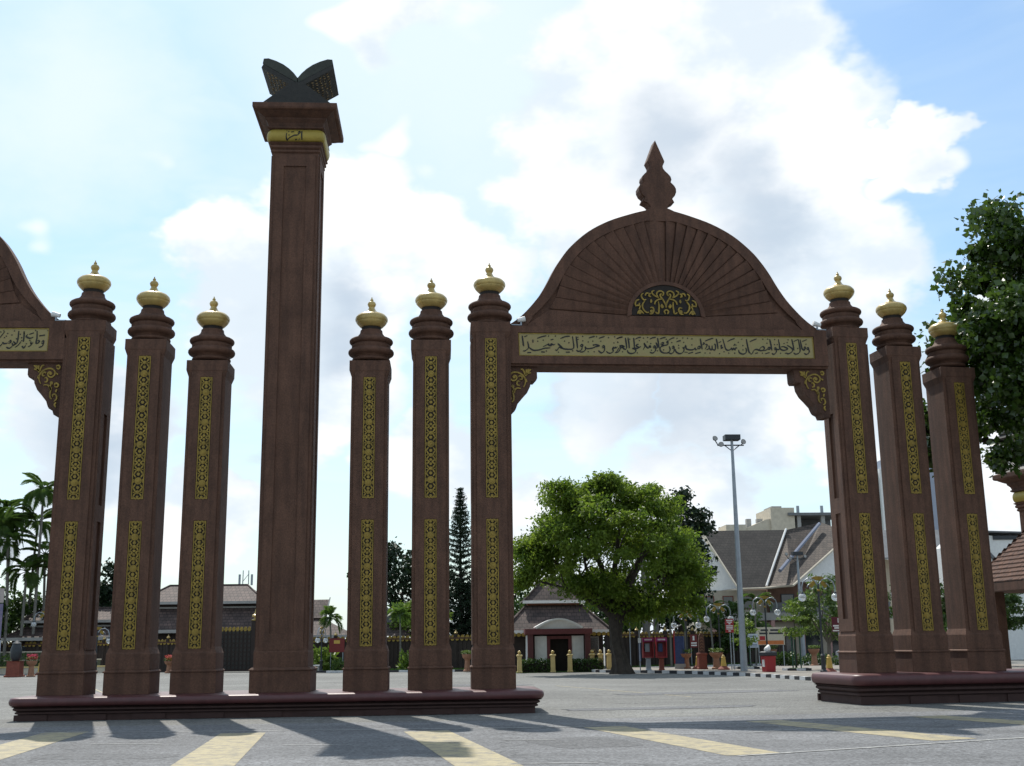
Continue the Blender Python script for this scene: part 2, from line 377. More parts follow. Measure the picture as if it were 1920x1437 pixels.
for a, b, w in [((-30, -2.2), (-5, -5.0), .06), ((-5, -5.0), (5.4, -5.9), .07), ((5.4, -5.9), (16, -5.2), .07), ((-2.15, -8.1), (-.86, -8.45), .05), ((1.28, -9.05), (2.42, -9.3), .05), ((4.9, -13.0), (6.1, -13.1), .06),
                ((8.2, -12.5), (13.5, -10.3), .09), ((13.5, -10.3), (24, -6.0), .09), ((7.4, -8.1), (8.9, -8.4), .05), ((5.0, -8.9), (5.9, -9.0), .05), ((9.4, -8.2), (12.4, -6.6), .05)]:
    struct(strip('white_line_marking', a, b, w, w, .012, LINE))
for a, b, w in [((8.5, 18), (11.5, 6.5), .10), ((-3.5, 30), (-1, 14), .09), ((-12, 26), (-7, 12), .09)]:
    struct(strip('plaza_line_marking', a, b, w, w, .004, YELLOW))

PATCHM = asphalt('patched_asphalt', (.125, .127, .13))
for cx, cy, w, d, a in ((9.5, .6, 5.2, 1.1, .12), (-1.2, -10.6, 2.4, 1.0, -.2), (6.3, -9.6, 1.6, 2.2, .3), (12.6, 9.5, 6.5, 1.6, .25), (2.4, -15.0, 3.0, .9, .1), (5.5, 20, 4.5, 2.2, -.4)):
    pts = []
    for k in range(22):
        t = 2 * PI * k / 22; q = (abs(math.cos(t)) ** 4 + abs(math.sin(t)) ** 4) ** -.25 * rng.uniform(.9, 1.06)
        x, y = q * w / 2 * math.cos(t), q * d / 2 * math.sin(t); pts.append((cx + x * math.cos(a) - y * math.sin(a), cy + x * math.sin(a) + y * math.cos(a)))
    struct(flat('asphalt_patch', pts, .0065, PATCHM))

# ------------------------------------------------------------------ monument: plinths
PT = .548
def plinth(name, centre, rz, zs, label):
    r = empty(name, centre, rz, label, 'plinth', 'plinths under the gate columns')
    prof = [(-.22, 0), (-.22, .15), (-.15, .165), (-.15, .20), (-.19, .215), (-.10, .25), (-.10, .285), (-.13, .30), (-.045, .325)]
    prof += [(-.075 + .075 * math.cos(a), .435 + .098 * math.sin(a)) for a in [x * PI / 10 - PI / 2 for x in range(0, 10)]] + [(-.13, PT - .008), (-.3, PT)]
    hx, hy = 6.31, 1.5
    base = MB().sweep(hx, hy, [(o, z * zs) for o, z in prof[:9]], .32, 5)
    mk('base_moulding', base, mat('shade_toned_plinth_plaster', (.05, .024, .02), .8, .2, 3, .3, 40), r)  # base and blocks coloured darker to paint in the shade under the bullnose
    top = MB().sweep(hx, hy, [(-.14, .322 * zs)] + [(o, z * zs) for o, z in prof[9:]], .32, 8)
    mk('bullnose_top', top, MAROON, r, smooth=True)
    k = 0
    x = -hx + .55
    me = mesh_data('plinth_block', B(-.38, .38, -.035, .035, .01, .142 * zs), mat('shade_toned_plinth_plaster', (.05, .024, .02)))
    while x < hx - .4:
        put('plinth_block', me, r, (x, -hy + .22, 0)); put('plinth_block', me, r, (x, hy - .22, 0)); x += 1.36
    return r
CY = .54
plinth('plinth', (.12, CY, 0), 0, 1.0, 'long maroon-topped plinth under the tall book pillar and six columns')
RX, RY, RP = 20.5893, 1.8171, .1101
rc, rs_ = math.cos(RP), math.sin(RP)
def rpos(lx, ly): return (RX + rc * lx - rs_ * ly, RY + rs_ * lx + rc * ly)
rp = rpos(0, CY)
plinth('plinth', (rp[0], rp[1], 0), RP, 1.40, 'maroon-topped plinth under the three columns with sunlit side faces')

# ------------------------------------------------------------------ monument: columns
LB, LT, UB = 1.619, 4.736, 5.292
UT = {1: 9.49, 2: 8.994, 3: 8.433}; TIP = {1: 11.736, 2: 11.292, 3: 10.749}
PW = .150                                              # half width of a gold panel
def panel_relief(h):
    """carved strip: frame, big rosettes, small flowers, leaves between"""
    mb = MB(); y0, y1 = -.026, 0.
    b = .022
    mb.box(-PW, -PW + b, y0, y1, 0, h); mb.box(PW - b, PW, y0, y1, 0, h); mb.box(-PW + b, PW - b, y0, y1, 0, b); mb.box(-PW + b, PW - b, y0, y1, h - b, h)
    n = max(2, round(h / .84)); p = h / n; q = p / .84; J = random.Random(3)
    def D(x, z, r, ya, yb, k, rz=None, rot=0.):                    # every leaf at its own depth
        j = J.uniform(-.003, .003); mb.disc(x, z, r, ya + j, yb, k, rz, rot)
    for i in range(n):
        zc = (i + .5) * p
        D(0, zc, .092, y0 + .008, y1, 12); D(0, zc, .062, y0 - .006, y1, 12); D(0, zc, .034, y0 - .016, y1, 8)
        for s in (-1, 1):
            D(0, zc + s * .155 * q, .042, y0 - .001, y1, 8); D(0, zc + s * .262 * q, .052, y0 + .002, y1, 8); D(0, zc + s * .262 * q, .028, y0 - .010, y1, 7); D(0, zc + s * .37 * q, .036, y0, y1, 8)
            for t in (-1, 1):
                D(t * .090, zc + s * .118 * q, .021, y0 + .008, y1, 6, .056 * q, t * s * -.6)
                D(t * .078, zc + s * .205 * q, .022, y0 + .008, y1, 6, .058 * q, t * s * .55)
                D(t * .092, zc + s * .262 * q, .030, y0 + .012, y1, 6, .016)
                D(t * .080, zc + s * .322 * q, .021, y0 + .008, y1, 6, .056 * q, t * s * -.6)
                D(t * .060, zc + s * .400 * q, .022, y0 + .008, y1, 6, .050 * q, t * s * .8)
                D(t * .112, zc + s * .02, .014, y0 + .012, y1, 6, .034)
                D(t * .110, zc + s * .385 * q, .014, y0 + .012, y1, 6, .03)
    return mb
def col_proto(kind):
    ut = UT[kind]; dz = TIP[kind] - 11.736; r = empty('gate_column')
    mk('pedestal', B(-.55, .55, -.55, .55, PT - .004, 1.055), BROWN, r, bevel=.012)
    mk('pedestal_ledge', MB().sweep(.55, .55, [(0, 1.055), (.022, 1.062), (.022, 1.085), (-.03, 1.125)]), BROWN, r)
    prof = [(.53, 1.12), (.53, 1.50), (.475, 1.66), (.470, ut + .02), (.525, ut + .19), (.525, ut + .455)]
    mk('shaft', MB().sweep(0, 0, prof), BROWN, r, bevel=.01)
    # front cladding with two openings that hold the gold panels
    f = MB(); yf, yb = -.515, -.46; hw = .385; z0, z1 = 1.50, ut + .16
    f.box(-hw, -PW - .012, yf, yb, z0, z1); f.box(PW + .012, hw, yf, yb, z0, z1)
    for a, b in ((z0, LB - .012), (LT + .012, UB - .012), (ut + .012, z1)): f.box(-PW - .012, PW + .012, yf, yb, a, b)
    mk('front_cladding', f, BROWN, r)
    if kind == 1:
        for sx in (-1, 1):
            g = MB(); xa, xb = sorted((sx * .47, sx * .525))
            for a, b in ((-.44, -.16), (.14, .44)): g.box(xa, xb, a, b, 1.62, ut)
            for a, b in ((1.62, 1.95), (4.78, 5.2), (7.55, ut)): g.box(xa, xb, -.16, .14, a, b)
            mk('side_cladding', g, BROWN, r)
    for a, b in ((LB, LT), (UB, ut)):
        p = mk('gold_panel', B(-PW - .008, PW + .008, -.492, -.472, a - .008, b + .008), BACK, r)
        if (round(b - a, 2)) not in RELIEF: RELIEF[round(b - a, 2)] = mesh_data('carved_relief', panel_relief(b - a), GOLD)
        put('carved_relief', RELIEF[round(b - a, 2)], p, (0, -.492, a))
    Z = lambda z: z + dz
    rr = lambda zc, R, w, h, n=7: [(R - w + w * math.cos(a), zc + h * math.sin(a)) for a in [PI * k / n - PI / 2 for k in range(n + 1)]]
    prof = [(.44, Z(9.93))] + rr(Z(9.985), .50, .05, .045) + [(.455, Z(10.05))] + rr(Z(10.19), .605, .10, .092) + [(.50, Z(10.30)), (.515, Z(10.335)), (.515, Z(10.375)), (.495, Z(10.40))] + rr(Z(10.49), .578, .09, .078) + [(.40, Z(10.60)), (.315, Z(10.70)), (.30, Z(10.735)), (.29, Z(10.80))]
    mk('ring_moulding', MB().lathe([(a, b) for a, b in prof], 40), BROWN, r, smooth=True)
    mk('neck_band', MB().lathe([(.262, Z(10.795)), (.255, Z(10.84)), (.262, Z(10.895))], 28), BACK, r, smooth=True)
    prof = [(.268, Z(10.89)), (.30, Z(10.905)), (.37, Z(10.975)), (.405, Z(11.02)), (.405, Z(11.04)), (.425, Z(11.06)), (.436, Z(11.11)), (.42, Z(11.17)), (.36, Z(11.235)), (.30, Z(11.262)), (.19, Z(11.30)), (.115, Z(11.36)), (.082, Z(11.43))]
    u = mk('urn', MB().lathe(prof, 36), GOLDP, r, smooth=True)
    prof = [(.08, Z(11.425)), (.075, Z(11.455)), (.10, Z(11.49)), (.116, Z(11.54)), (.095, Z(11.59)), (.06, Z(11.615)), (.038, Z(11.635)), (.045, Z(11.66)), (.03, Z(11.685)), (.016, Z(11.70)), (.012, Z(11.736))]
    mk('finial', MB().lathe(prof, 18), GOLDP, u, smooth=True)
    return r
RELIEF = {}
a_, b_, c_ = 2.088, 3.6779, 5.2466
colspec = [
 (1, (-c_, CY), 0, 0, 'tallest brown gold-panelled column at the end of the long plinth, holding the cut-off arch'),
 (2, (-b_, CY), 0, 0, 'middle-height brown column on the long plinth, second from the cut-off arch'),
 (3, (-a_, CY), 0, 0, 'shortest brown column next to the book pillar, on the side of the cut-off arch'),
 (3, (a_, CY), 0, 0, 'shortest brown column next to the book pillar, on the side of the whole arch'),
 (2, (b_, CY), 0, 0, 'middle-height brown column on the long plinth, second from the whole arch'),
 (1, (c_, CY), 0, 0, 'tallest brown gold-panelled column on the long plinth holding the whole arch'),
 (1, rpos(-c_, CY), RP, .2212, 'tallest sunlit-sided column holding the far end of the whole arch'),
 (2, rpos(-b_, CY), RP, .2212, 'middle-height sunlit-sided column between the tallest one and the leafy one'),
 (3, rpos(-a_, CY), RP, .2212, 'shortest sunlit-sided column with its top buried in the tree crown')]
protos = {}
for kind, (x, y), rz, z, lab in colspec:
    if kind not in protos: o = protos[kind] = col_proto(kind)
    else: o = copy_tree(protos[kind])
    o.location = (x, y, z); o.rotation_euler = (0, 0, rz); tag(o, lab, 'column', 'gate columns with gold panels')

# ------------------------------------------------------------------ monument: tall pillar with open book
def book_pillar(loc, rz, label, cut=0.):
    pil = empty('book_pillar', loc, rz, label, 'pillar', 'pillars carrying an open book'); base = PT - .004 if not cut else 0
    mk('pedestal', B(-.735, .735, -.735, .735, base, 1.06), BROWN, pil, bevel=.012)
    mk('pedestal_ledge', MB().sweep(.735, .735, [(0, 1.06), (.024, 1.068), (.024, 1.092), (-.04, 1.14)]), BROWN, pil)
    mk('shaft', MB().sweep(0, 0, [(.66, 1.13), (.66, 1.5), (.625, 1.62), (.615, (14.62 - cut))]), BROWN, pil, bevel=.01)
    def clad(z0, z1, hw, op, yf, yb, a, b):
        f = MB(); f.box(-hw, -op, yf, yb, z0, z1); f.box(op, hw, yf, yb, z0, z1); f.box(-op, op, yf, yb, z0, a); f.box(-op, op, yf, yb, b, z1); return f
    for k in range(4):
        mk('face_cladding', clad(1.55, (14.55 - cut), .54, .30, -.655, -.6, 1.95, (14.22 - cut)), BROWN, pil, rot=(0, 0, k * PI / 2))
    mk('neck_moulding', MB().sweep(.64, .64, [(-.02, (14.60 - cut)), (.02, (14.63 - cut)), (.02, (14.68 - cut)), (-.01, (14.70 - cut)), (.05, (14.74 - cut)), (.05, (14.80 - cut)), (.02, (14.82 - cut)), (.09, (14.87 - cut)), (.05, (14.90 - cut))]), BROWN, pil)
    cr = [(.0 + .10 * math.cos(a), (15.07 - cut) + .17 * math.sin(a)) for a in [PI * k / 12 - PI / 2 for k in range(13)]]
    cush = mk('gold_cushion', MB().sweep(.69, .69, cr, .12, 4), mat('gold_band_paint', (.34, .25, .045), .45, .15, 4, .1, 30, .2), pil, smooth=True)
    mk('capital_cove', MB().sweep(.70, .70, [(0, (15.24 - cut)), (.06, (15.27 - cut)), (.06, (15.31 - cut)), (.02, (15.33 - cut)), (.05, (15.42 - cut)), (.12, (15.50 - cut)), (.12, (15.54 - cut)), (.2, (15.58 - cut)), (.3, (15.64 - cut)), (.34, (15.68 - cut))]), BROWN2, pil)
    mk('capital_slab', MB().sweep(1.1, 1.1, [(-.04, (15.665 - cut)), (0, (15.68 - cut)), (.02, (15.72 - cut)), (.02, (15.84 - cut)), (-.05, (15.87 - cut))]), BROWN, pil, bevel=.008)
    # word on the cushion
    T = lambda s: [[((float(q.split(',')[0]) - 490) * .00197, (15.215 - cut) - (float(q.split(',')[1]) - 1080) * .0026) for q in st.split()] for st in s.split('|')]
    lm = MB()
    def csurf(x, z):
        t = max(-1, min(1, (z - (15.07 - cut)) / .17)); return -.69 - .10 * math.sqrt(1 - t * t) - .006
    for st in T("578,1092 574,1130 578,1190|520,1118 540,1098 552,1116 522,1126|552,1120 520,1142 470,1148 410,1172 378,1190 366,1165 372,1120|398,1098 404,1150|430,1110 470,1104|485,1190 510,1185"):
        lm.pen(st, .046, 0, .008, .9, 5, csurf)
    for x, z in T("510,1090 532,1190 545,1182 372,1095")[0]: lm.disc(x, z, .016, csurf(x, z), csurf(x, z) + .008, 4)
    mk('lettering', lm, BLACKM, cush)['kind'] = 'stuff'
    # folding stand: two crossed boards, and the open book on it
    stand = MB()
    zc = (16.62 - cut)
    stand.prism([(-1.09, (15.872 - cut)), (1.09, (15.872 - cut)), (.16, zc), (-.16, zc)], -.74, .74)
    mk('stand_legs', stand, CARVED, pil)
    for s in (-1, 1):
        pts = [(.05, (16.47 - cut)), (.98, (17.05 - cut)), (.93, (17.15 - cut)), (.0, (16.60 - cut))]
        if s < 0: pts = [(-x, z) for x, z in pts][::-1]
        bd = mk('stand_board', MB().prism(pts, -.72, .86), CARVED, pil)
        od = MB()
        dx, dz = .93 / math.hypot(.93, .58), .58 / math.hypot(.93, .58)
        for i in range(6):
            for j in range(10):
                u = .26 + i * .125 + rng.uniform(-.02, .02); yv = -.60 + j * .145 + rng.uniform(-.02, .02)
                c = Vector((s * (.05 + dx * u), yv, (16.47 - cut) + dz * u)) + Vector((s * dz, 0, -dx)) * .008
                t = Vector((s * dx, 0, dz)); y = Vector((0, 1, 0)); a = rng.uniform(0, PI)
                e1 = (t * math.cos(a) + y * math.sin(a)) * .062; e2 = (-t * math.sin(a) + y * math.cos(a)) * .026
                nn = Vector((s * dz, 0, -dx)) * .014
                od.add([c - e1 - nn, c - e2 - nn, c + e1 - nn, c + e2 - nn, c + nn], [(0, 1, 4), (1, 2, 4), (2, 3, 4), (3, 0, 4), (3, 2, 1, 0)])
        mk('carved_ornament', od, mat('brown_gilt', (.32, .22, .10), .6, .3, 8), bd)
        top = [(-.01, (16.62 - cut)), (.90, (17.155 - cut)), (.955, (17.19 - cut)), (.93, (17.33 - cut)), (.80, (17.34 - cut)), (.60, (17.27 - cut)), (.40, (17.17 - cut)), (.24, (17.05 - cut)), (.11, (16.92 - cut)), (-.01, (16.76 - cut))]
        if s < 0: top = [(-x, z) for x, z in top][::-1]
        mk('book_pages', MB().prism(top, -.69, .82), PAGES, pil)
    return pil
book_pillar((.03, CY, 0), 0, 'very tall brown pillar carrying a carved open book above a gold band')

# ------------------------------------------------------------------ monument: arches
def cr_pts(s): return [[tuple(float(q) for q in p.split(',')) for p in st.split()] for st in s.strip().split('|')]
BRK = cr_pts("560,660 600,590 610,500 580,420 520,360 420,320 330,330 265,390 270,460 330,510 400,490 420,430 380,390 340,415|600,380 590,310 550,250 510,262|250,270 190,250 160,290 190,330 235,300|610,410 660,340 700,290 745,250|650,350 740,330|635,380 640,300 632,250|500,690 420,680 370,720 330,790 340,880 330,960 290,1000|250,720 200,730 165,690 200,650 250,660 240,700|270,950 280,905 230,890 190,930 190,1000 240,1050|205,850 210,820 190,780|190,1070 222,1115 190,1180|320,640 350,720 330,800|485,530 450,520 420,560 430,610 480,620|460,430 490,400 540,430 530,480 480,480|230,420 190,455|620,470 640,540")
SUNB = cr_pts("945,640 930,540 880,450 830,380 830,330 870,320|775,400 740,340 760,280 830,250 900,280 900,340 860,360|785,410 700,370 640,320 630,270 690,240|480,450 430,470 380,420 370,350 420,310|460,370 490,310 550,310|600,390 550,370 570,320 605,322|310,460 240,490 210,560 230,620|240,600 300,590 310,540|440,500 390,560 380,640 420,720 480,760 530,750|560,650 620,640 650,700 610,780 540,790|770,500 780,600 770,700 760,770 710,770 690,740|880,440 780,450 700,500 680,570|600,450 590,500 600,530|330,600 300,690|860,560 830,600 860,640 890,605|950,680 900,730 930,790|250,790 310,710 400,790")
HALF = [(4.55, 9.84), (4.2, 10.06), (3.9, 10.33), (3.55, 10.74), (3.3, 11.13), (3.1, 11.50), (2.88, 11.84), (2.6, 12.18), (2.1, 12.61), (1.5, 12.94), (.85, 13.17), (.42, 13.29)]
SPIRE = [(.27, 13.36), (.26, 13.44), (.33, 13.52), (.47, 13.59), (.41, 13.71), (.50, 13.79), (.545, 13.9), (.545, 14.0), (.50, 14.09), (.40, 14.18), (.43, 14.27), (.415, 14.35), (.34, 14.43), (.26, 14.50), (.20, 14.58), (.19, 14.66), (.255, 14.80), (.0, 15.42)]
def outline_r(th, off=0.):
    """polar radius of the gable outline about the fan's centre"""
    best = None
    pts = [(x, z - 10.12) for x, z in HALF + [(0, 13.40)]]
    for (xa, za), (xb, zb) in zip(pts, pts[1:]):
        aa, ab = math.atan2(za, xa), math.atan2(zb, xb)
        if min(aa, ab) - 1e-9 <= th <= max(aa, ab) + 1e-9:
            t = (th - aa) / (ab - aa) if ab != aa else 0
            return math.hypot(xa + (xb - xa) * t, za + (zb - za) * t) - off
    return 4.0 - off
def smooth_half():
    P = [Vector(p) for p in HALF]; Q = []
    for i in range(len(P) - 1):
        a, b, c, d = P[max(i - 1, 0)], P[i], P[i + 1], P[min(i + 2, len(P) - 1)]
        for k in range(4):
            t = k / 4; Q.append(tuple(.5 * ((2 * b) + (c - a) * t + (2 * a - 5 * b + 4 * c - d) * t * t + (3 * b - a - 3 * c + d) * t ** 3)))
    return Q + [tuple(P[-1])]
SH = smooth_half()
PEN_WHOLE = '''-4138,548 -4122,387 -4107,257|-4083,518 -3996,549|-3996,388 -3973,266 -3981,205 -4067,135 -4130,127|-3965,228 -3847,152 -3689,161 -3532,209 -3375,218|-3571,254 -3485,293 -3406,332 -3422,301 -3343,284 -3351,333 -3280,306 -3233,334|-3729,475 -3611,522 -3469,554|-3847,443 -3847,359|-3359,437 -3280,463|-4012,82 -3910,90|-3634,108 -3532,104|-2745,545 -2729,399 -2722,246 -2777,192 -2950,191 -3060,220 -3131,240 -3194,150 -3230,178|-3162,342 -3107,289 -3044,228|-3084,480 -2950,535 -2816,552|-2950,107 -2840,111|-2643,546 -2627,385 -2619,217|-2541,279 -2509,322 -2473,310 -2478,267 -2533,276|-2478,267 -2517,172 -2596,133 -2651,170|-2407,272 -2396,188 -2462,126 -2556,115|-2407,249 -2336,211 -2210,228 -2100,270 -2006,291 -2100,324 -2179,309 -2160,335|-2289,503 -2210,534 -2116,550|-2006,498 -1927,529 -1840,553|-1935,261 -1888,300 -1856,254 -1927,238|-1853,246 -1880,147 -1958,100 -2037,160|-1809,147 -1770,102 -1691,95 -1620,149 -1636,225 -1601,259 -1593,223 -1549,264 -1538,231 -1489,276|-1510,494 -1423,526 -1337,545|-1360,304 -1337,286 -1408,227 -1471,135 -1549,104|-1508,494 -1414,533 -1327,549|-1461,234 -1524,134 -1571,103|-1469,227 -1395,270 -1426,301 -1367,307 -1301,277 -1359,261|-1367,261 -1280,205 -1238,232|-1256,527 -1241,397 -1233,236|-1181,535 -1165,382 -1159,237|-1020,529 -1013,399 -1009,246|-1013,243 -1068,235 -981,200 -1005,124 -1115,89 -1201,122 -1217,183|-1013,243 -926,236 -824,294|-887,354 -950,335 -939,290 -871,267|-973,491 -895,530 -808,546|-769,199 -714,295 -729,371 -690,310 -640,254 -592,265 -586,308 -545,262 -561,327|-485,274 -438,312 -410,267 -482,251|-410,259 -422,175 -501,110 -580,135|-410,248 -363,259 -359,328 -391,405|-336,535 -320,390 -312,245|-564,495 -485,534 -383,550|-265,352 -215,406 -163,388 -234,342 -152,327 -265,280 -281,191 -218,127 -116,113 -53,140|-92,419 -57,450 -42,408 -92,398|-42,405 -60,351 -152,327|-273,505 -186,537 -100,553|-21,469 65,523 152,547|-13,301 6,209 -45,132 -108,105|58,268 97,309 125,264 61,246|124,256 113,164 34,99 -45,124|157,226 176,149 270,101 364,136 407,213 388,289|364,273 415,255 459,335 475,244 569,211 679,221 726,264 742,212 808,247|805,247 824,302 871,308 868,250 805,247|900,531 915,385 931,229|522,106 663,146|726,108 884,148|199,425 270,456 333,465|1018,233 1088,349 1041,371|1057,215 1139,262 1136,341|1136,262 1214,217 1230,342|1230,235 1309,217 1328,343 1301,389|1364,535 1387,390 1395,244|1033,463 1151,510 1277,549|970,417 1013,389 947,355|1476,341 1512,352 1491,306 1538,281 1472,257|1425,421 1504,460|1559,537 1590,376 1622,254 1677,213 1756,232 1787,274 1819,222 1850,271 1897,223 1916,287 1956,269|1685,453 1787,508 1913,547|2000,227 2015,150 2102,110 2196,136 2231,213 2212,290|2251,535 2267,382 2299,183 2338,138|2338,122 2385,120 2448,215 2527,246 2605,223 2684,214 2763,264 2731,328 2653,294 2605,223|2684,214 2794,224 2860,265 2889,305 2931,296 2920,247 2860,265|2346,459 2448,506 2558,545|2944,541 2967,388 2983,220|2779,126 2904,158|2480,131 2558,147|3046,274 3093,300 3112,255 3049,242|3112,255 3109,175 3030,110 2975,143|3109,258 3188,249 3215,280|3204,543 3219,390 3229,280 3329,227 3458,270 3345,333 3251,319|3447,377 3600,271 3565,179 3455,129 3408,162|3605,547 3628,394 3644,226|3802,549 3817,396 3828,227 3770,147 3676,123 3628,164|3660,486 3786,541|3857,541 3872,396 3896,274 3959,241 3978,290|3940,294 3975,331 3994,290 3943,271|4022,272 4061,314 4088,275 4025,250|4088,268 4096,184 4006,119 3943,152|3912,488 4053,543'''
DOT_WHOLE = '''-3359,547 -3170,549 -3508,431 -3658,399 -3438,133 -4059,303 -2926,413 -2808,368 -3107,105 -2714,147 -2147,420 -2423,548 -2423,425 -2037,543 -2273,396 -1565,379 -1455,403 -1533,548 -2289,128 -2124,129 -2556,523 -2556,462 -1927,422 -1707,523 -1453,395 -627,418 -611,540 -729,524 -847,454 -1335,136 -926,109 -714,379 -359,175 -533,373 -525,189 -84,499 254,334 632,352 427,144 478,141 223,532 388,542 522,535 648,521 994,126 1136,127 254,257 -178,200 404,419 65,409 -1115,490 1866,382 1900,360 1845,352 2086,534 1976,441 2102,350 2094,227 1677,132 1543,169 2700,539 2842,540 3046,534 2653,140 3314,422 3030,389 3109,389 3408,453 3440,530 3188,145 3329,146 3959,412 3707,287 2810,425 1409,114 1850,133'''
PEN_PART = '''4052,254 4098,288 4112,224 4052,220|4112,220 4078,139 3988,107|3909,546 3919,365 3905,220 3983,240 3979,288 3939,280|3820,385 3721,349 3621,401 3661,456|3820,244 3760,163 3691,119|3760,264 3764,193|3552,536 3558,385 3552,254|3621,163 3582,93 3522,143|3403,546 3397,325 3373,220 3304,173|3483,264 3423,173 3334,107|3274,264 3334,204 3284,163 3244,224|3284,163 3185,83 3096,113|3145,244 3195,294 3205,234 3145,214|3125,224 3036,204 2977,244|2977,204 2887,113 2798,123|2679,506 2808,284 3016,526|2808,284 2798,204|2669,264 2590,220 2550,228|2610,274 2649,335|3701,456 3820,496|3979,415 4137,436|2550,546 2610,567'''
DOT_PART = '''3810,557 4147,557 3671,294 3939,415 3502,486 3443,365 3175,436 3235,546 3056,476 2947,546 2977,365 3026,405 3453,284 3304,335 3582,204 3711,204 2867,516 3403,456'''

def arch(loc, rot, sx, uc, label, pen, dots):
    r = empty('gate_arch', loc, 0, label, 'arch', 'arches of the gateway'); r.rotation_euler = rot; r.scale = (sx, 1, 1)
    yb = .90
    # gable wall with spire
    right = SH + SPIRE
    poly = [(uc + x, z) for x, z in right] + [(uc - x, z) for x, z in right[::-1][1:]]
    tymp = mk('gable_wall', MB().prism(poly, .31, .62), BROWN, r)
    # raised rim along the outline
    rim = MB(); inner = []
    n = len(SH)
    for i, (x, z) in enumerate(SH):
        th = math.atan2(z - 10.12, x); rr = math.hypot(x, z - 10.12)
        k = .30 if i > 6 else .30 + .3 * (1 - i / 6)
        inner.append(((rr - k) * math.cos(th), 10.12 + (rr - k) * math.sin(th)))
    for s in (-1, 1):
        for i in range(n - 1):
            q = [SH[i], SH[i + 1], inner[i + 1], inner[i]]
            q = [(uc + s * x, z) for x, z in q]
            if s < 0: q = q[::-1]
            rim.prism(q, .226, .31)
    rim.prism([(uc - .42, 13.29), (uc - .41, 12.99), (uc + .41, 12.99), (uc + .42, 13.29), (uc + .27, 13.36), (uc - .27, 13.36)], .227, .31)
    mk('gable_rim', rim, BROWN, tymp)
    sp = SPIRE[:]; mk('spire_face', MB().prism([(uc + x * .93, z) for x, z in sp] + [(uc - x * .93, z) for x, z in sp[::-1][1:]], .26, .31), BROWN, tymp)
    # fan of overlapping rays
    th0, th1 = math.radians(4.5), PI - math.radians(4.5); nr = 27
    ths = [th0 + (th1 - th0) * k / nr for k in range(nr + 1)]
    for k in range(nr):
        def pt(th, o):
            t = th if th <= PI / 2 else PI - th; s = 1 if th <= PI / 2 else -1
            R = outline_r(t) - (.30 if t > .35 else .30 + .9 * (.35 - t)) if o else 1.10 * 1.02 / math.sqrt((1.02 * math.cos(t)) ** 2 + (1.10 * math.sin(t)) ** 2)
            return uc + s * R * math.cos(t), (10.12 if o else 10.17) + R * math.sin(t)
        g0, g1 = (.010, 0.) if ths[k] < PI / 2 - .05 else (0., .010)
        A, Bq, Cq, D = pt(ths[k] + g0, 0), pt(ths[k] + g0, 1), pt(ths[k + 1] - g1, 1), pt(ths[k + 1] - g1, 0)
        yl, yh = .276, .224
        ya, yc = (yl, yh) if ths[k] < PI / 2 - .05 else ((yh, yl) if ths[k] > PI / 2 - .02 else (yh, yh))
        mb = MB(); mb.add([(A[0], ya, A[1]), (Bq[0], ya, Bq[1]), (Cq[0], yc, Cq[1]), (D[0], yc, D[1]), (A[0], .35, A[1]), (Bq[0], .35, Bq[1]), (Cq[0], .35, Cq[1]), (D[0], .35, D[1])],
                          [(0, 3, 2, 1), (0, 1, 5, 4), (1, 2, 6, 5), (2, 3, 7, 6), (3, 0, 4, 7)])
        mk('fan_ray', mb, BROWN, tymp)
    fb = MB(); lo = 9.884
    a0, a1 = pt(ths[0], 0), pt(ths[0], 1); b0, b1 = pt(ths[-1], 0), pt(ths[-1], 1)
    fb.prism([(uc - 4.0, lo), (uc + 4.0, lo), (a1[0], a1[1] - .02), (a0[0], a0[1] - .02), (b0[0], b0[1] - .02), (b1[0], b1[1] - .02)], .245, .315)
    mk('fan_base', fb, BROWN, tymp)
    # half-round carved plaque
    pl = [(uc + .98 * math.cos(a), 10.26 + .86 * math.sin(a)) for a in [PI * k / 24 for k in range(25)]]
    plq = mk('half_round_plaque', MB().prism(pl, .25, .34), BACK, tymp)
    om = MB()
    for st in SUNB:
        for s in (1, -1):
            om.pen([(uc + s * (x - 950) * -.00118, 10.28 + (800 - z) * .00122) for x, z in st], .040, .215, .25, None, 4)
    for x, z, q in ((600, 735, .055), (310, 760, .05), (600, 490, .03), (860, 605, .035)):
        for s in (1, -1): om.disc(uc + s * (x - 950) * .00118, 10.28 + (800 - z) * .00122, q, .22, .25, 8)
    mk('gilt_scrollwork', om, GOLD, plq)
    rimp = MB()
    for i in range(24):
        a, b = PI * i / 24, PI * (i + 1) / 24
        rimp.prism([(uc + .99 * math.cos(a), 10.26 + .87 * math.sin(a)), (uc + 1.12 * math.cos(a), 10.2 + 1.03 * math.sin(a)), (uc + 1.12 * math.cos(b), 10.2 + 1.03 * math.sin(b)), (uc + .99 * math.cos(b), 10.26 + .87 * math.sin(b))], .222, .34)
    mk('plaque_rim', rimp, BROWN, tymp)
    # beam with inscription band
    be = MB(); X = 4.62; t0, t1, bx = 9.055, 9.675, 4.19
    be.box(-X, X, .17, yb, 8.78, 9.885)
    be.box(-X, X, .10, .17, 8.84, t0 - .01); be.box(-X, X, .10, .17, t1 + .01, 9.865)
    be.box(-X, -bx + uc, .10, .17, t0 - .01, t1 + .01); be.box(bx + uc, X, .10, .17, t0 - .01, t1 + .01)
    beam = mk('beam', be, BROWN, r)
    u0, u1 = -bx + .012 + uc, bx - .012 + uc
    bandp = mk('inscription_band', B(u0, u1, .135, .169, t0, t1), BANDM, beam)
    fr = MB(); w = .022
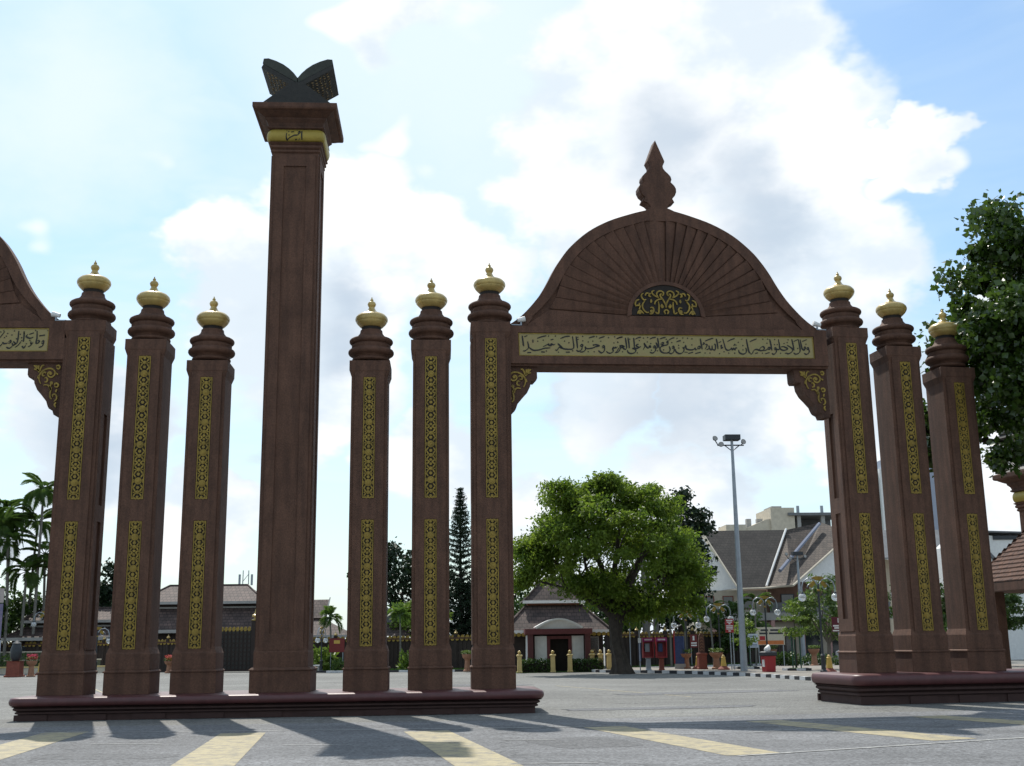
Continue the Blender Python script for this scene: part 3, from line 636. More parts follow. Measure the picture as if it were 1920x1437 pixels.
    fr.box(u0, u1, .120, .135, t0, t0 + w); fr.box(u0, u1, .120, .135, t1 - w, t1); fr.box(u0, u0 + w, .120, .135, t0 + w, t1 - w); fr.box(u1 - w, u1, .120, .135, t0 + w, t1 - w)
    mk('band_frame', fr, GOLD, bandp)
    lt = MB()
    for st in cr_pts(pen): lt.pen([(uc + x * .000985, t0 + z / 1000) for x, z in st], .047, .126, .136, .8, 4)
    for x, z in cr_pts(dots)[0]: lt.disc(uc + x / 1000, t0 + z / 1000, .021, .126, .136, 4)
    mk('lettering', lt, BLACKM, bandp)['kind'] = 'stuff'
    # corner brackets
    P = [(80, 108), (880, 108), (880, 450), (850, 510), (730, 510), (715, 640), (640, 790), (530, 910), (420, 1040), (380, 1150), (350, 1200), (265, 1250), (235, 1335), (80, 1335)]
    f = lambda x, z: (-4.70 + x * .00121, 8.83 - (z - 150) * .00119)
    for s in (1, -1):
        q = [f(*p) for p in P]; q = [(x, z) for x, z in q]
        q = q[::-1] if s > 0 else [(-x, z) for x, z in q]
        bk = mk('corner_bracket', MB().prism(q, .26, .74), BROWN2, r)
        om = MB()
        for st in BRK: om.pen([(s * f(x, z)[0], f(x, z)[1]) for x, z in st], .042, .23, .262, None, 4)
        for x, z in ((360, 425), (325, 640), (690, 280), (340, 760)): om.disc(s * f(x, z)[0], f(x, z)[1], .045, .235, .262, 8)
        mk('gilt_scrollwork', om, GOLD, bk)
    return r
c7 = Vector((c_, 0)); r1 = Vector(rpos(-c_, 0)); dd = r1 - c7; mid = (c7 + r1) / 2
aang = math.atan2(dd.y, dd.x)
arch((mid.x, mid.y, .11), (0, -.0217, aang), 1.0, .05, 'whole brown arch with fan gable, spire and full gold inscription band', PEN_WHOLE, DOT_WHOLE)
arch((-5.77 - 4.62 * .93, 0, .08), (0, 0, 0), .93, 0, 'partly seen brown arch cut off at the picture edge, inscription in part', PEN_PART, DOT_PART)
# its far support, beyond the view
far = copy_tree(protos[1]); far.location = (-5.77 - 9.24 * .93 - .53, CY, 0); far.rotation_euler = (0, 0, 0); tag(far, 'tallest brown column under the far end of the cut-off arch', 'column', 'gate columns with gold panels')
plinth('plinth', (far.location.x - 5.25, CY, 0), 0, 1.0, 'maroon-topped plinth beyond the cut-off arch')
# little spotlights bolted at the feet of the gables
def spot(loc, rz, lab):
    r = empty('spotlight', loc, rz, lab, 'spotlight', 'spotlights at the arch feet')
    mk('lamp_head', MB().lathe([(.055, -.10), (.06, -.02), (.075, .06), (.075, .11), (.06, .115)], 14), WHITE, r, (0, 0, .13), (0, 1.35, 0), smooth=True)
    mk('bracket', B(-.02, .02, -.02, .02, -.03, .13), METAL, r); mk('conduit', B(-.26, -.0, -.015, .015, -.03, -.005), METAL, r)
ca, sa = math.cos(aang), math.sin(aang)
def apos(u, y, z): return (mid.x + ca * u - sa * y, mid.y + sa * u + ca * y, z + .11 + .0217 * u)
spot(apos(-4.25, .19, 9.93), aang, 'white spotlight at the gable foot of the whole arch, by the long plinth\'s column')
spot(apos(4.2, .19, 9.93), aang + PI, 'white spotlight at the gable foot of the whole arch, by the sunlit column')
spot((-6.05, .19, 10.0), PI, 'white spotlight at the gable foot of the cut-off arch')

# ================================================================== behind the gate
def pole(name, parent, x, y, z0, z1, r0, r1, m, n=10): return mk(name, MB().tube([(x, y, z0), (x, y, z1)], [r0, r1], n), m, parent, smooth=True)
def quad3(mb, pts, th=.12):
    """a flat sheet through the points given some thickness below it"""
    P = [Vector(p) for p in pts]; nrm = (P[1] - P[0]).cross(P[2] - P[0]).normalized()
    if nrm.z < 0: nrm = -nrm
    Q = [p - nrm * th for p in P]; n = len(P)
    return mb.add(P + Q, [tuple(range(n)), tuple(range(2 * n - 1, n - 1, -1))] + [(i, i + n, (i + 1) % n + n, (i + 1) % n) for i in range(n)])
def hip_roof(x0, x1, y0, y1, z0, z1, rx0, rx1, m, name, parent, ry=None, lift=0.):
    ry = (y0 + y1) / 2 if ry is None else ry
    mb = MB(); mb.add([(x0, y0, z0), (x1, y0, z0), (x1, y1, z0), (x0, y1, z0), (rx0, ry, z1), (rx1, ry, z1)], [(0, 1, 5, 4), (1, 2, 5), (2, 3, 4, 5), (3, 0, 4), (3, 2, 1, 0)])
    o = mk(name, mb, m, parent)
    hp = MB()
    for a, b in (((x0, y0, z0), (rx0, ry, z1)), ((x1, y0, z0), (rx1, ry, z1)), ((rx0, ry, z1), (rx1, ry, z1))): hp.tube([(a[0], a[1], a[2] + .03), (b[0], b[1], b[2] + .03)], .07, 6)
    mk('ridge_cap', hp, m, o)
    return o
def frustum_roof(x0, x1, y0, y1, z0, X0, X1, Y0, Y1, z1, m, name, parent):
    mb = MB(); mb.add([(x0, y0, z0), (x1, y0, z0), (x1, y1, z0), (x0, y1, z0), (X0, Y0, z1), (X1, Y0, z1), (X1, Y1, z1), (X0, Y1, z1)],
                      [(0, 1, 5, 4), (1, 2, 6, 5), (2, 3, 7, 6), (3, 0, 4, 7), (4, 5, 6, 7), (3, 2, 1, 0)])
    o = mk(name, mb, m, parent); hp = MB()
    for a, b in (((x0, y0, z0), (X0, Y0, z1)), ((x1, y0, z0), (X1, Y0, z1))): hp.tube([(a[0], a[1], a[2] + .03), (b[0], b[1], b[2] + .03)], .07, 6)
    mk('ridge_cap', hp, m, o); return o
def window(parent, x, y, z, w, h, fm, gm, d=.06):
    f = MB(); t = .07
    f.box(x - w / 2, x - w / 2 + t, y - d, y, z, z + h); f.box(x + w / 2 - t, x + w / 2, y - d, y, z, z + h)
    f.box(x - w / 2 + t, x + w / 2 - t, y - d, y, z, z + t); f.box(x - w / 2 + t, x + w / 2 - t, y - d, y, z + h - t, z + h)
    wn = mk('window', f, fm, parent); mk('pane', B(x - w / 2 + t, x + w / 2 - t, y - .03, y - .015, z + t, z + h - t), gm, wn); return wn

# ---- compound wall of dark timber with gilded scallop fringe
FR = None
def compound_wall(pts, h, label):
    r = empty('compound_wall', (pts[0][0], pts[0][1], 0), 0, label, 'wall', 'dark timber walls with gold fringe')
    O = Vector(pts[0])
    for a, b in zip(pts, pts[1:]):
        a, b = Vector(a) - O, Vector(b) - O; L = (b - a).length; ang = math.atan2(b.y - a.y, b.x - a.x); n = max(1, round(L / 3.0)); w = L / n
        for i in range(n):
            c = a + (b - a) * ((i + .5) / n)
            bay = mk('wall_bay', B(-w / 2 + .01, w / 2 - .01, -.06, .06, .0, h - .3), TIMBER, r, (c.x, c.y, 0), (0, 0, ang))
            sl = MB()
            for k in range(int(w / .3)): sl.box(-w / 2 + .08 + k * .3, -w / 2 + .22 + k * .3, -.085, -.06, .12, h - .45)
            o = mk('wall_slats', sl, TIMBER, bay); o['kind'] = 'stuff'
            mk('coping', B(-w / 2, w / 2, -.14, .14, h - .3, h - .2), BROWN2, bay)
            fr = MB()
            for k in range(int(w / .34)):
                x = -w / 2 + .17 + k * .34
                fr.prism([(x + .15 * math.cos(t), h - .2 + .17 * math.sin(t)) for t in [PI * q / 6 for q in range(7)]], -.05, -.02)
                fr.prism([(x + .13 * math.cos(t), h - .3 + .12 * math.sin(t)) for t in [PI + PI * q / 6 for q in range(7)]], -.165, -.145)
            o = mk('gold_fringe', fr, GOLD, bay); o['kind'] = 'stuff'
            e = a + (b - a) * (i / n)
            p = mk('wall_post', B(-.12, .12, -.12, .12, 0, h + .02), TIMBER, r, (e.x, e.y, 0), (0, 0, ang))
            mk('post_knob', MB().lathe([(.08, h + .02), (.13, h + .08), (.13, h + .12), (.05, h + .18), (.02, h + .3)], 10), GOLDP, p, smooth=True)
    return r
compound_wall([(-38, 67), (-24, 63.5), (-13.2, 57.5)], 2.35, 'dark timber wall with gold fringe running behind the palms to the tall gate')
compound_wall([(-6.6, 53.8), (0, 53), (7.4, 49.5)], 2.35, 'dark timber wall with gold fringe between the tall gate and the gatehouse')
compound_wall([(14.9, 49.0), (21.5, 53.2), (29.5, 58.0)], 2.4, 'dark timber wall with gold fringe behind the phone booths and planters')
# tall carved gate
g = empty('carved_gate', (-9.9, 55.3, 0), -.32, 'tall dark carved double gate between gold-topped posts', 'gate')
for x in (-3.2, 3.2, 0.9):
    p = mk('gate_post', B(x - .2, x + .2, -.2, .2, 0, 3.5), TIMBER, g)
    mk('post_urn', MB().lathe([(.26, 3.5), (.3, 3.56), (.12, 3.62), (.1, 3.7), (.26, 3.78), (.26, 3.88), (.1, 3.98), (.08, 4.05), (.02, 4.3)], 12, (x, 0)), GOLDP, p, smooth=True)
for x0, x1 in ((-2.98, .68), (1.12, 2.98)):
    lf = mk('gate_leaf', B(x0, x1, -.07, .07, .05, 2.9), TIMBER, g)
    cv = MB()
    for i in range(int((x1 - x0) / .3)):
        for j in range(9):
            x, z = x0 + .2 + i * .3, .3 + j * .3
            cv.disc(x, z, .1, -.10, -.07, 8); cv.disc(x + .1, z + .14, .03, -.11, -.07, 6)
    o = mk('carving', cv, CARVED, lf); o['kind'] = 'stuff'
    fr = MB()
    for k in range(int((x1 - x0) / .3)): fr.disc(x0 + .16 + k * .3, 2.93, .13, -.09, -.05, 9, .17)
    mk('gold_cresting', fr, GOLD, lf)['kind'] = 'stuff'
# second, single carved post by the palms
p = empty('carved_post', (-13.6, 53.5, 0), 0, 'slender dark carved post beside the potted flowers', 'post')
mk('post_body', MB().sweep(0, 0, [(.28, 0), (.28, .3), (.22, .35), (.2, 3.6), (.26, 3.7), (.26, 3.8)]), TIMBER, p); mk('post_top', MB().tube([(0, 0, 3.8), (0, 0, 5.6)], [.09, .05], 8), TIMBER, p); mk('lamp_arm', MB().tube([(0, 0, 4.6), (-.35, 0, 4.2), (-.5, 0, 3.9)], .03, 6), WHITE, p)

# ---- palace halls behind the wall
def hall(loc, rz, w, d, zw, ze, zr, ridge, label, tiers=2):
    r = empty('palace_hall', loc, rz, label, 'building', 'brown-roofed palace halls')
    mk('wall', B(-w / 2 + .6, w / 2 - .6, .6, d - .6, 0, zw), TIMBER, r)
    lo = frustum_roof(-w / 2, w / 2, 0, d, zw, -w / 2 + 1.5, w / 2 - 1.5, 1.6, d - 1.6, ze, ROOFB, 'lower_roof', r)
    mk('fascia', B(-w / 2, w / 2, -.04, .0, zw - .22, zw + .02), CONC, r)
    mk('clerestory', B(-w / 2 + 1.6, w / 2 - 1.6, 1.7, d - 1.7, ze - .05, ze + .5), TIMBER, r)
    mk('clerestory_trim', B(-w / 2 + 1.55, w / 2 - 1.55, 1.64, 1.70, ze + .02, ze + .14), CONC, r)
    up = hip_roof(-w / 2 + 1.0, w / 2 - 1.0, 1.1, d - 1.1, ze + .5, zr, -ridge / 2, ridge / 2, ROOFB, 'upper_roof', r)
    mk('fascia', B(-w / 2 + 1.0, w / 2 - 1.0, 1.05, 1.095, ze + .32, ze + .52), CONC, r)
    for k in range(int((w - 3) / 1.6)): window(r, -w / 2 + 1.8 + k * 1.6, .6, .9, .9, 1.1, CONC, GLASS)
    return r
hall((-14.2, 60.5, 0), 0, 11.5, 8, 3.0, 4.6, 6.45, 6.0, 'two-tiered brown hip-roofed palace hall seen past the shortest column')
hall((-24.5, 64, 0), .05, 10, 7, 2.6, 3.4, 4.9, 6.0, 'low brown-roofed palace hall behind the lamp with a white globe')
# gabled hall with upswept ridge ends
r = empty('gabled_hall', (-6.3, 60, 0), 0, 'dark gabled hall with pale upswept barge boards behind the palm', 'building', 'brown-roofed palace halls')
mk('wall', B(-3.2, 2.6, .5, 6, 0, 2.4), TIMBER, r)
mb = MB(); mb.add([(-3.8, -.2, 2.45), (3.6, -.2, 2.45), (1.1, 2.2, 3.75), (-3.8, 2.2, 3.75)], [(0, 1, 2, 3)]); mb.add([(3.6, -.2, 2.45), (3.6, 6.5, 2.45), (1.1, 5.5, 3.75), (1.1, 2.2, 3.75)], [(0, 1, 2, 3)])
mk('lower_roof', mb, ROOFB, r); mk('fascia', B(-3.8, 3.6, -.26, -.2, 2.28, 2.5), CONC, r)
mb = MB(); mb.add([(-3.8, 2.0, 3.8), (1.2, 2.0, 3.8), (1.55, 3.8, 5.25), (-3.8, 3.8, 5.2), (1.2, 5.6, 3.8), (-3.8, 5.6, 3.8)], [(0, 1, 2, 3), (4, 5, 3, 2), (1, 4, 2)])
up = mk('upper_roof', mb, ROOFB, r); mk('barge_board', MB().tube([(1.25, 1.95, 3.75), (1.5, 3.1, 4.6), (1.6, 3.8, 5.4)], [.09, .07, .04], 6), CONC, up)
r = empty('gabled_hall', (-.9, 59.5, 0), 0, 'small low hall with grey-white gable behind the palm and the red board', 'building', 'brown-roofed palace halls')
mk('wall', B(-1.2, 2.1, .4, 5, 0, 2.3), TIMBER, r)
mk('lower_roof', MB().add([(-1.6, -.2, 2.35), (2.9, -.2, 2.35), (2.0, 1.4, 3.3), (-1.6, 1.4, 3.3)], [(0, 1, 2, 3)]), ROOFB, r)
mk('gable_roof', MB().prism([(-1.6, 3.3), (2.2, 3.3), (1.9, 3.5), (.6, 4.6), (.2, 4.6), (-1.6, 4.2)], 1.4, 4.5), CONCD, r)
mk('barge_board', MB().tube([(2.25, 1.35, 3.3), (1.2, 1.35, 4.0), (.5, 1.35, 4.75)], .07, 6), CONC, r)

# ---- gatehouse with white pediment
r = empty('gatehouse', (11.0, 43.6, 0), 0, 'small gatehouse with two-tiered brown roof and white arched pediment over the door', 'building')
mk('wall', B(-2.7, 2.9, 0, 4.6, 0, 2.4), TIMBER, r)
lo = frustum_roof(-3.3, 3.35, -.7, 5.4, 2.42, -1.75, 1.75, 1.2, 3.4, 4.0, ROOFB, 'lower_roof', r)
mk('fascia', B(-3.32, -1.8, -.76, -.70, 2.26, 2.46), WHITE, r); mk('fascia', B(1.85, 3.37, -.76, -.70, 2.26, 2.46), WHITE, r)
mk('roof_neck', B(-1.6, 1.6, 1.3, 3.3, 3.9, 4.25), mat('terracotta_trim', (.22, .09, .05), .8, .2), r)
up = hip_roof(-1.95, 1.95, .9, 3.7, 4.25, 5.75, -.45, .45, ROOFB, 'upper_roof', r); mk('fascia', B(-1.97, 1.97, .83, .895, 4.12, 4.3), WHITE, up)
fr = MB()
for k in range(5):
    for s in (-2.95, 1.95): fr.disc(s + .0 + k * .3, 2.2, .14, -.80, -.765, 9, .12)
mk('gold_fringe', fr, GOLD, r)['kind'] = 'stuff'
pc = empty('porch'); pc.parent = r
for x in (-1.72, 1.72): mk('porch_column', B(x - .16, x + .16, -1.9, -1.5, 0, 2.2), mat('dark_maroon', (.10, .03, .03), .6, .15), pc)
for x0, x1 in ((-1.45, -.72), (.78, 1.5)): mk('porch_wall', B(x0, x1, -1.55, -1.4, 0, 2.1), WHITE, pc)
mk('side_wall', B(-1.9, -1.8, -1.5, -.1, 0, 2.15), WHITE, pc)
mk('porch_beam', B(-2.05, 2.0, -1.98, -.2, 2.2, 2.52), mat('maroon_paint', (.13, .035, .035), .6, .15), pc)
ar = [(-1.35 + 2.7 * k / 16, 2.52 + .52 * math.sin(PI * k / 16)) for k in range(17)]
mk('pediment', MB().prism([(x, z) for x, z in ar], -1.8, -1.6), WHITE, pc)
ed = MB()
for k in range(16):
    (xa, za), (xb, zb) = ar[k], ar[k + 1]; ed.prism([(xa, za), (xb, zb), (xb * 1.08, zb + .1), (xa * 1.08, za + .1)][::-1], -2.0, -.6)
mk('pediment_vault', ed, WHITE, pc)
d = mk('door_frame', MB().box(-.72, -.52, -1.6, -1.42, 0, 2.1).box(.58, .78, -1.6, -1.42, 0, 2.1).box(-.52, .58, -1.6, -1.42, 1.92, 2.1), mat('maroon_paint', (.13, .035, .035)), pc)
mk('door_leaf', B(-.5, .56, -1.0, -.94, 0, 1.95), BACK, pc)
window(r, 2.25, -.02, .95, .75, 1.1, CONC, GLASS)
# garden posts with gold ball tops in front of it
for i, (x, y, lab) in enumerate([(10.45, 40.2, 'cream garden post with gold ball at the gatehouse door, farther from the big tree'), (11.45, 40.2, 'cream garden post with gold ball at the gatehouse door, nearer the big tree'), (12.85, 40.9, 'cream garden post with gold ball standing in the hedge under the gatehouse window'), (13.3, 40.6, 'cream garden post with gold ball in the hedge beside the end post'), (13.75, 40.2, 'cream garden post with gold ball at the hedge end, touching the big tree trunk'), (8.5, 40.2, 'cream garden post at the hedge end behind the column')]):
    r = empty('garden_post', (x, y, 0), 0, lab, 'post', 'cream garden posts before the gatehouse')
    mk('shaft', MB().sweep(0, 0, [(.16, 0), (.16, .08), (.13, .12), (.12, .92), (.17, .96), (.17, 1.02), (.1, 1.06)]), CRMY, r); mk('ball_top', MB().ball((0, 0, 1.17), .1), GOLDP, r, smooth='all')

# ---- museum with sweeping dark roofs
r = empty('museum', (32, 66, 0), 0, 'large pale museum with steep sweeping dark roofs behind the floodlight mast', 'building')
o_ = Vector((32, 66, 0)); q = lambda *p: [tuple(Vector(a) - o_) for a in p]
rf = mk('roof_slope', quad3(MB(), q((26.2, 69.34, 10.88), (33.29, 68.92, 10.88), (29.96, 64.09, 5.84), (27.74, 64.24, 5.78))), ROOFD, r)
mk('valley_flashing', MB().tube(q((33.27, 68.85, 10.95), (31.5, 66.3, 8.3), (29.96, 64.05, 5.95)), .09, 6), WHITE, rf)
rf2 = mk('wing_roof_slope', quad3(MB(), q((33.29, 68.92, 10.88), (37.26, 71.55, 11.76), (38.9, 69.0, 10.55), (31.45, 61.93, 5.89), (29.96, 64.09, 5.84))), ROOFG, r)
mk('roof_ridge_beam', MB().tube(q((36.59, 70.1, 11.5), (30.88, 63.2, 7.1)), .16, 6), mat('blue_grey_flashing', (.16, .18, .24), .6, .1), rf2); mk('barge_board', MB().tube(q((38.9, 68.95, 10.5), (31.45, 61.85, 5.86), (29.9, 64.0, 5.8)), .10, 6), CREAM, rf2)
mk('barge_board', MB().tube(q((26.2, 69.2, 10.6), (27.7, 64.15, 5.74), (29.96, 64.0, 5.78)), .09, 6), CREAM, rf)
mk('gable_wall', MB().add(q((25.9, 69.2, 10.6), (28.1, 65.9, 5.89), (25.2, 70.0, 5.6), (25.9, 72, 10.6), (28.1, 72, 5.9), (25.2, 72, 5.6)), [(0, 2, 1), (3, 4, 5), (0, 1, 4, 3), (1, 2, 5, 4), (2, 0, 3, 5)]), WHITE, r)
mk('wing_gable_wall', MB().add(q((38.9, 69.4, 10.2), (32.5, 64.3, 6.3), (39.5, 69.2, 6.3), (38.9, 73, 10.2), (32.5, 73, 6.3), (39.5, 73, 6.3)), [(0, 1, 2), (3, 5, 4), (0, 3, 4, 1), (1, 4, 5, 2), (2, 5, 3, 0)]), WHITE, r)
mk('upper_wall', B(-7.2, -1.4, .6, 8, 3.9, 5.75), CREAM, r); mk('upper_wall', B(-1.4, 8.5, .1, 8, 3.2, 6.35), mat('brown_brick', (.16, .09, .065), .85, .25, 2, .3), r)  # wing's upper wall in its own brown brick colour
mk('floor_band', B(-7.6, 9, -.3, .6, 3.3, 3.9), CONC, r); mk('lower_wall', B(-7.2, 9, .9, 8, 0, 3.3), CREAM, r)
for x in (-6.0, -3.8, -1.2, 1.2, 3.4, 5.6, 7.8): mk('veranda_column', B(x - .16, x + .16, -.25, .1, 0, 3.3), mat('pink_column', (.42, .25, .22), .8, .15), r)
for x in (-4.9, -2.5, 0, 2.3, 4.5, 6.7): window(r, x, .9, .4, 1.3, 2.3, DARKG, GLASS)
for x in (-6.2, -4.6, -3.0): window(r, x, .6, 4.2, .9, 1.1, BRED, GLASS)
for x in (.2, 1.9, 3.6, 5.3): window(r, x, .1, 4.0, 1.1, 1.4, DARKG, GLASS)
mk('railing', B(-1.4, 8.6, -.32, -.26, 3.9, 4.7), CONCD, r)
# lower grey hall and its white gable beyond
r = empty('museum_annex', (48, 80, 0), 0, 'grey-roofed annex hall seen between the sunlit columns', 'building')
mk('wall', B(-6, 8, 2, 10, 0, 9.2), CREAM, r); mk('roof', quad3(MB(), [(-6, 4, 12.2), (10, 4, 12.2), (9, -.5, 9.2), (-6.5, -.5, 9.2)]), CONCD, r)
mk('gable_roof', quad3(MB(), [(-1.5, -2, 11.2), (1.2, -2, 11.2), (4.2, -3, 6.8), (2.6, -3, 6.6)]), ROOFD, r); mk('barge_board', MB().tube([(-.2, -3, 8.7), (2.2, -3, 6.6), (2.2, -3, 5.2)], .14, 6), WHITE, r)
r = empty('museum_annex', (49.5, 61, 0), 0, 'white gabled annex beside the small tiled shelter', 'building')
mk('gable_wall', MB().prism([(-4.2, 0), (3.5, 0), (3.5, 9.0), (-3.4, 9.7), (-4.2, 9.0)], 0, 6), WHITE, r); mk('roof', quad3(MB(), [(-3.6, -.6, 9.95), (9, 1.5, 9.75), (9, 5, 9.75), (-3.6, 5, 9.95)]), CONCD, r)
mk('barge_board', MB().tube([(-4.0, -.5, 9.8), (-2.2, -.5, 7.6)], .16, 6), CONCD, r); mk('eave_trim', B(-2.0, 9, -.1, .0, 9.25, 9.55), DARKG, r)

# ---- far blocks
r = empty('apartment_block', (60, 188, 0), 0, 'far pale concrete block with rooftop stair towers and open unfinished storey', 'building')
mk('wall', B(-6, 20, 0, 14, 0, 21.8), CREAM, r); mk('parapet_step', MB().prism([(-1, 21.8), (5.8, 21.8), (5.8, 24.2), (4.8, 24.0), (1.5, 22.6)], 0, 10), CREAM, r); mk('stair_tower', B(5.8, 10.3, -.5, 10, 21.8, 26.2), CREAM, r); mk('tower_cap', B(6.3, 8.2, .5, 6, 26.2, 26.6), CONC, r); mk('stair_tower', B(-2.8, 1.0, -.4, 6, 21.8, 23.1), CREAM, r)
mk('roof_slab', B(9.0, 20, -1, 12, 24.7, 25.2), CONCD, r)
for x in (11.2, 15.8, 19.6): mk('pillar', B(x - .35, x + .35, -.3, .4, 21.8, 24.7), CONC, r); mk('starter_bars', B(x - .25, x + .25, 0, .3, 25.2, 26.6), METAL, r)
mk('rear_wall', B(12, 20, 8, 9, 21.8, 24.7), CONCD, r)
for x, w in ((2.2, .9), (4.3, 1.1), (-4.6, .7)): mk('water_tank', B(x - w / 2, x + w / 2, 2, 3, 22.6, 24.4 if w > .8 else 22.5), CONC, r)
r = empty('office_tower', (104, 214, 0), 0, 'far grey and green-glass office tower rising between the sunlit columns', 'building')
mk('wall', B(-6, 9, 0, 14, 0, 39.3), mat('pale_panel', (.30, .33, .40), .6, .06, .5), r); mk('glass_bay', B(-9.2, -6.6, 1, 12, 0, 36.8), mat('green_glass', (.16, .30, .29), .2, .1, .6), r); mk('white_fin', B(-6.6, -6.0, -.2, 12, 0, 37.4), WHITE, r)
for k in range(9): mk('floor_band', B(-9.3, -6.6, .9, 1.0, 12 + k * 3, 12.5 + k * 3), CONCD, r)
for x in (-8, -6.4, -4, 2): mk('antenna', MB().tube([(x, 4, 36.5), (x, 4, 41)], .08, 5), METAL, r)
r = empty('house', (-33.5, 105, 0), 0, 'far small house gable under trees between the two outer columns', 'building')
mk('wall', B(-2.6, 3, 0, 5, 0, 6.6), CONC, r); mk('roof', MB().prism([(-3, 6.5), (3.4, 6.5), (2.2, 7.4), (-.6, 8.4), (-1.2, 8.3)], -.4, 5.5), ROOFB, r)
r = empty('radio_mast', (-16, 93, 0), 0, 'far lattice radio mast with panel antennas above the palace roof', 'mast')
for sx in (-.35, .35): mk('mast_leg', MB().tube([(sx, 0, 0), (sx * .8, 0, 9.4)], .05, 5), METAL, r)
br = MB()
for k in range(9): br.tube([(-.35, 0, k * 1.0 + .2), (.33, 0, k * 1.0 + 1.1)], .03, 4)
mk('lattice_brace', br, METAL, r)
for sx in (-.62, .62): mk('panel_antenna', B(sx - .1, sx + .1, -.1, .1, 7.9, 9.0), METAL, r)

# ---- shelter with tiled roof and second book pillar at the edge
r = empty('tiled_shelter', (28.2, 12.6, 0), .1, 'small shelter with mottled orange tiled hip roof on brown posts', 'shelter')
H, ze, za = 3.35, 3.62, 7.6
mk('roof_deck', MB().add([(-H, -H, ze), (H, -H, ze), (H, H, ze), (-H, H, ze), (0, 0, za)], [(0, 1, 4), (1, 2, 4), (2, 3, 4), (3, 0, 4), (3, 2, 1, 0)]), TIMBER, r)
tl = MB(); nc = 24
for side in range(4):
    ca2, sa2 = math.cos(side * PI / 2), math.sin(side * PI / 2)
    for c in range(nc):
        t0, t1 = c / nc, (c + 1.25) / nc; hw = H * (1 - t0); nt = max(1, int(hw * 2 / .21))
        for k in range(nt):
            xa = -hw + k * 2 * hw / nt; xb = xa + 2 * hw / nt - .012; lift = .05 + rng.uniform(0, .02)
            pts = [(xa, -H * (1 - t0), ze + (za - ze) * t0 + lift + .03), (xb, -H * (1 - t0), ze + (za - ze) * t0 + lift + .03), (xb, -H * (1 - t1), ze + (za - ze) * t1 + .02), (xa, -H * (1 - t1), ze + (za - ze) * t1 + .02)]
            pts += [(p[0], p[1], p[2] - .035) for p in pts[:2]]
            tl.add([(x * ca2 - y * sa2, x * sa2 + y * ca2, z) for x, y, z in pts], [(0, 1, 2, 3), (0, 4, 5, 1)])
mk('roof_tiles', tl, mat('mottled_roof_tile', (.15, .070, .042), .9, .0, 5.5, .3, col2=(.045, .03, .026)), r)['kind'] = 'stuff'
mk('fascia', MB().sweep(H, H, [(-.04, ze - .28), (.02, ze - .28), (.02, ze + .02), (-.04, ze + .02)]), BROWN2, r)
for sx in (-1, 1):
    for sy in (-1, 1):
        mk('post', B(sx * 2.6 - .19, sx * 2.6 + .19, sy * 2.6 - .19, sy * 2.6 + .19, 0, ze), BROWN, r)
        for ax in (0, 1):
            P = []
            for k in range(7):
                a = PI / 2 * k / 6; u = 2.42 + .8 * (1 - math.cos(a)) ; z = 2.5 + .95 * math.sin(a)
                P.append((sx * u, sy * 2.6, z) if ax == 0 else (sx * 2.6, sy * u, z))
            mk('curved_brace', MB().tube([(p[0], p[1], p[2]) for p in P], .07, 6), BROWN2, r)
b2 = book_pillar((29.6, 18.4, 0), .25, 'shorter book pillar with gold band rising behind the tiled shelter', 9.3); b2.scale = (1.3, 1.3, 1.3)

# ---- pavement island with painted kerb
KP = [(13.0, 44.5), (12.7, 40.6), (13.2, 38.6), (14.98, 36.78), (16.1, 34.78), (17.16, 32.89), (17.92, 30.11), (18.62, 27.56), (19.04, 24.41), (19.21, 20.87), (19.5, 17.6), (20.6, 15.6), (23, 14.6), (30, 13.6), (44, 13.2)]
def resample(P, step):
    P = [Vector(p) for p in P]; out = [P[0].copy()]; acc = 0
    for a, b in zip(P, P[1:]):
        L = (b - a).length; s = step - acc
        while s <= L: out.append(a + (b - a) * (s / L)); s += step
        acc = L - (s - step)
    return out
kp = resample(KP, .30)
fine = [tuple(p) for p in kp]
isl = fine + [(44, 38), (30, 42), (23, 43.5), (18, 45.2)]
pv = MB(); pv.add([(x, y, .135) for x, y in isl], [tuple(range(len(isl)))[::-1]])
pav = struct(mk('pavement', pv, mat('pavement_concrete', (.21, .19, .165), .9, .15, 1.5, .3, 20)))
ks = resample(KP, .62)
for i in range(len(ks) - 1):
    a, b = ks[i], ks[i + 1]; L = (b - a).length; ang = math.atan2(b.y - a.y, b.x - a.x)
    if i == 0: KM = [mesh_data('kerb_stone', MB().prism([(-.06, 0), (.62 / 2 * 2 - .06, 0), (.56, .15), (-.06, .15)], -.10, .10), m) for m in (KERBB, KERBW)]
    o = put('kerb_stone', KM[i % 2], pav, ((a.x + b.x) / 2 - .25 * math.cos(ang), (a.y + b.y) / 2 - .25 * math.sin(ang), 0), (0, 0, ang))
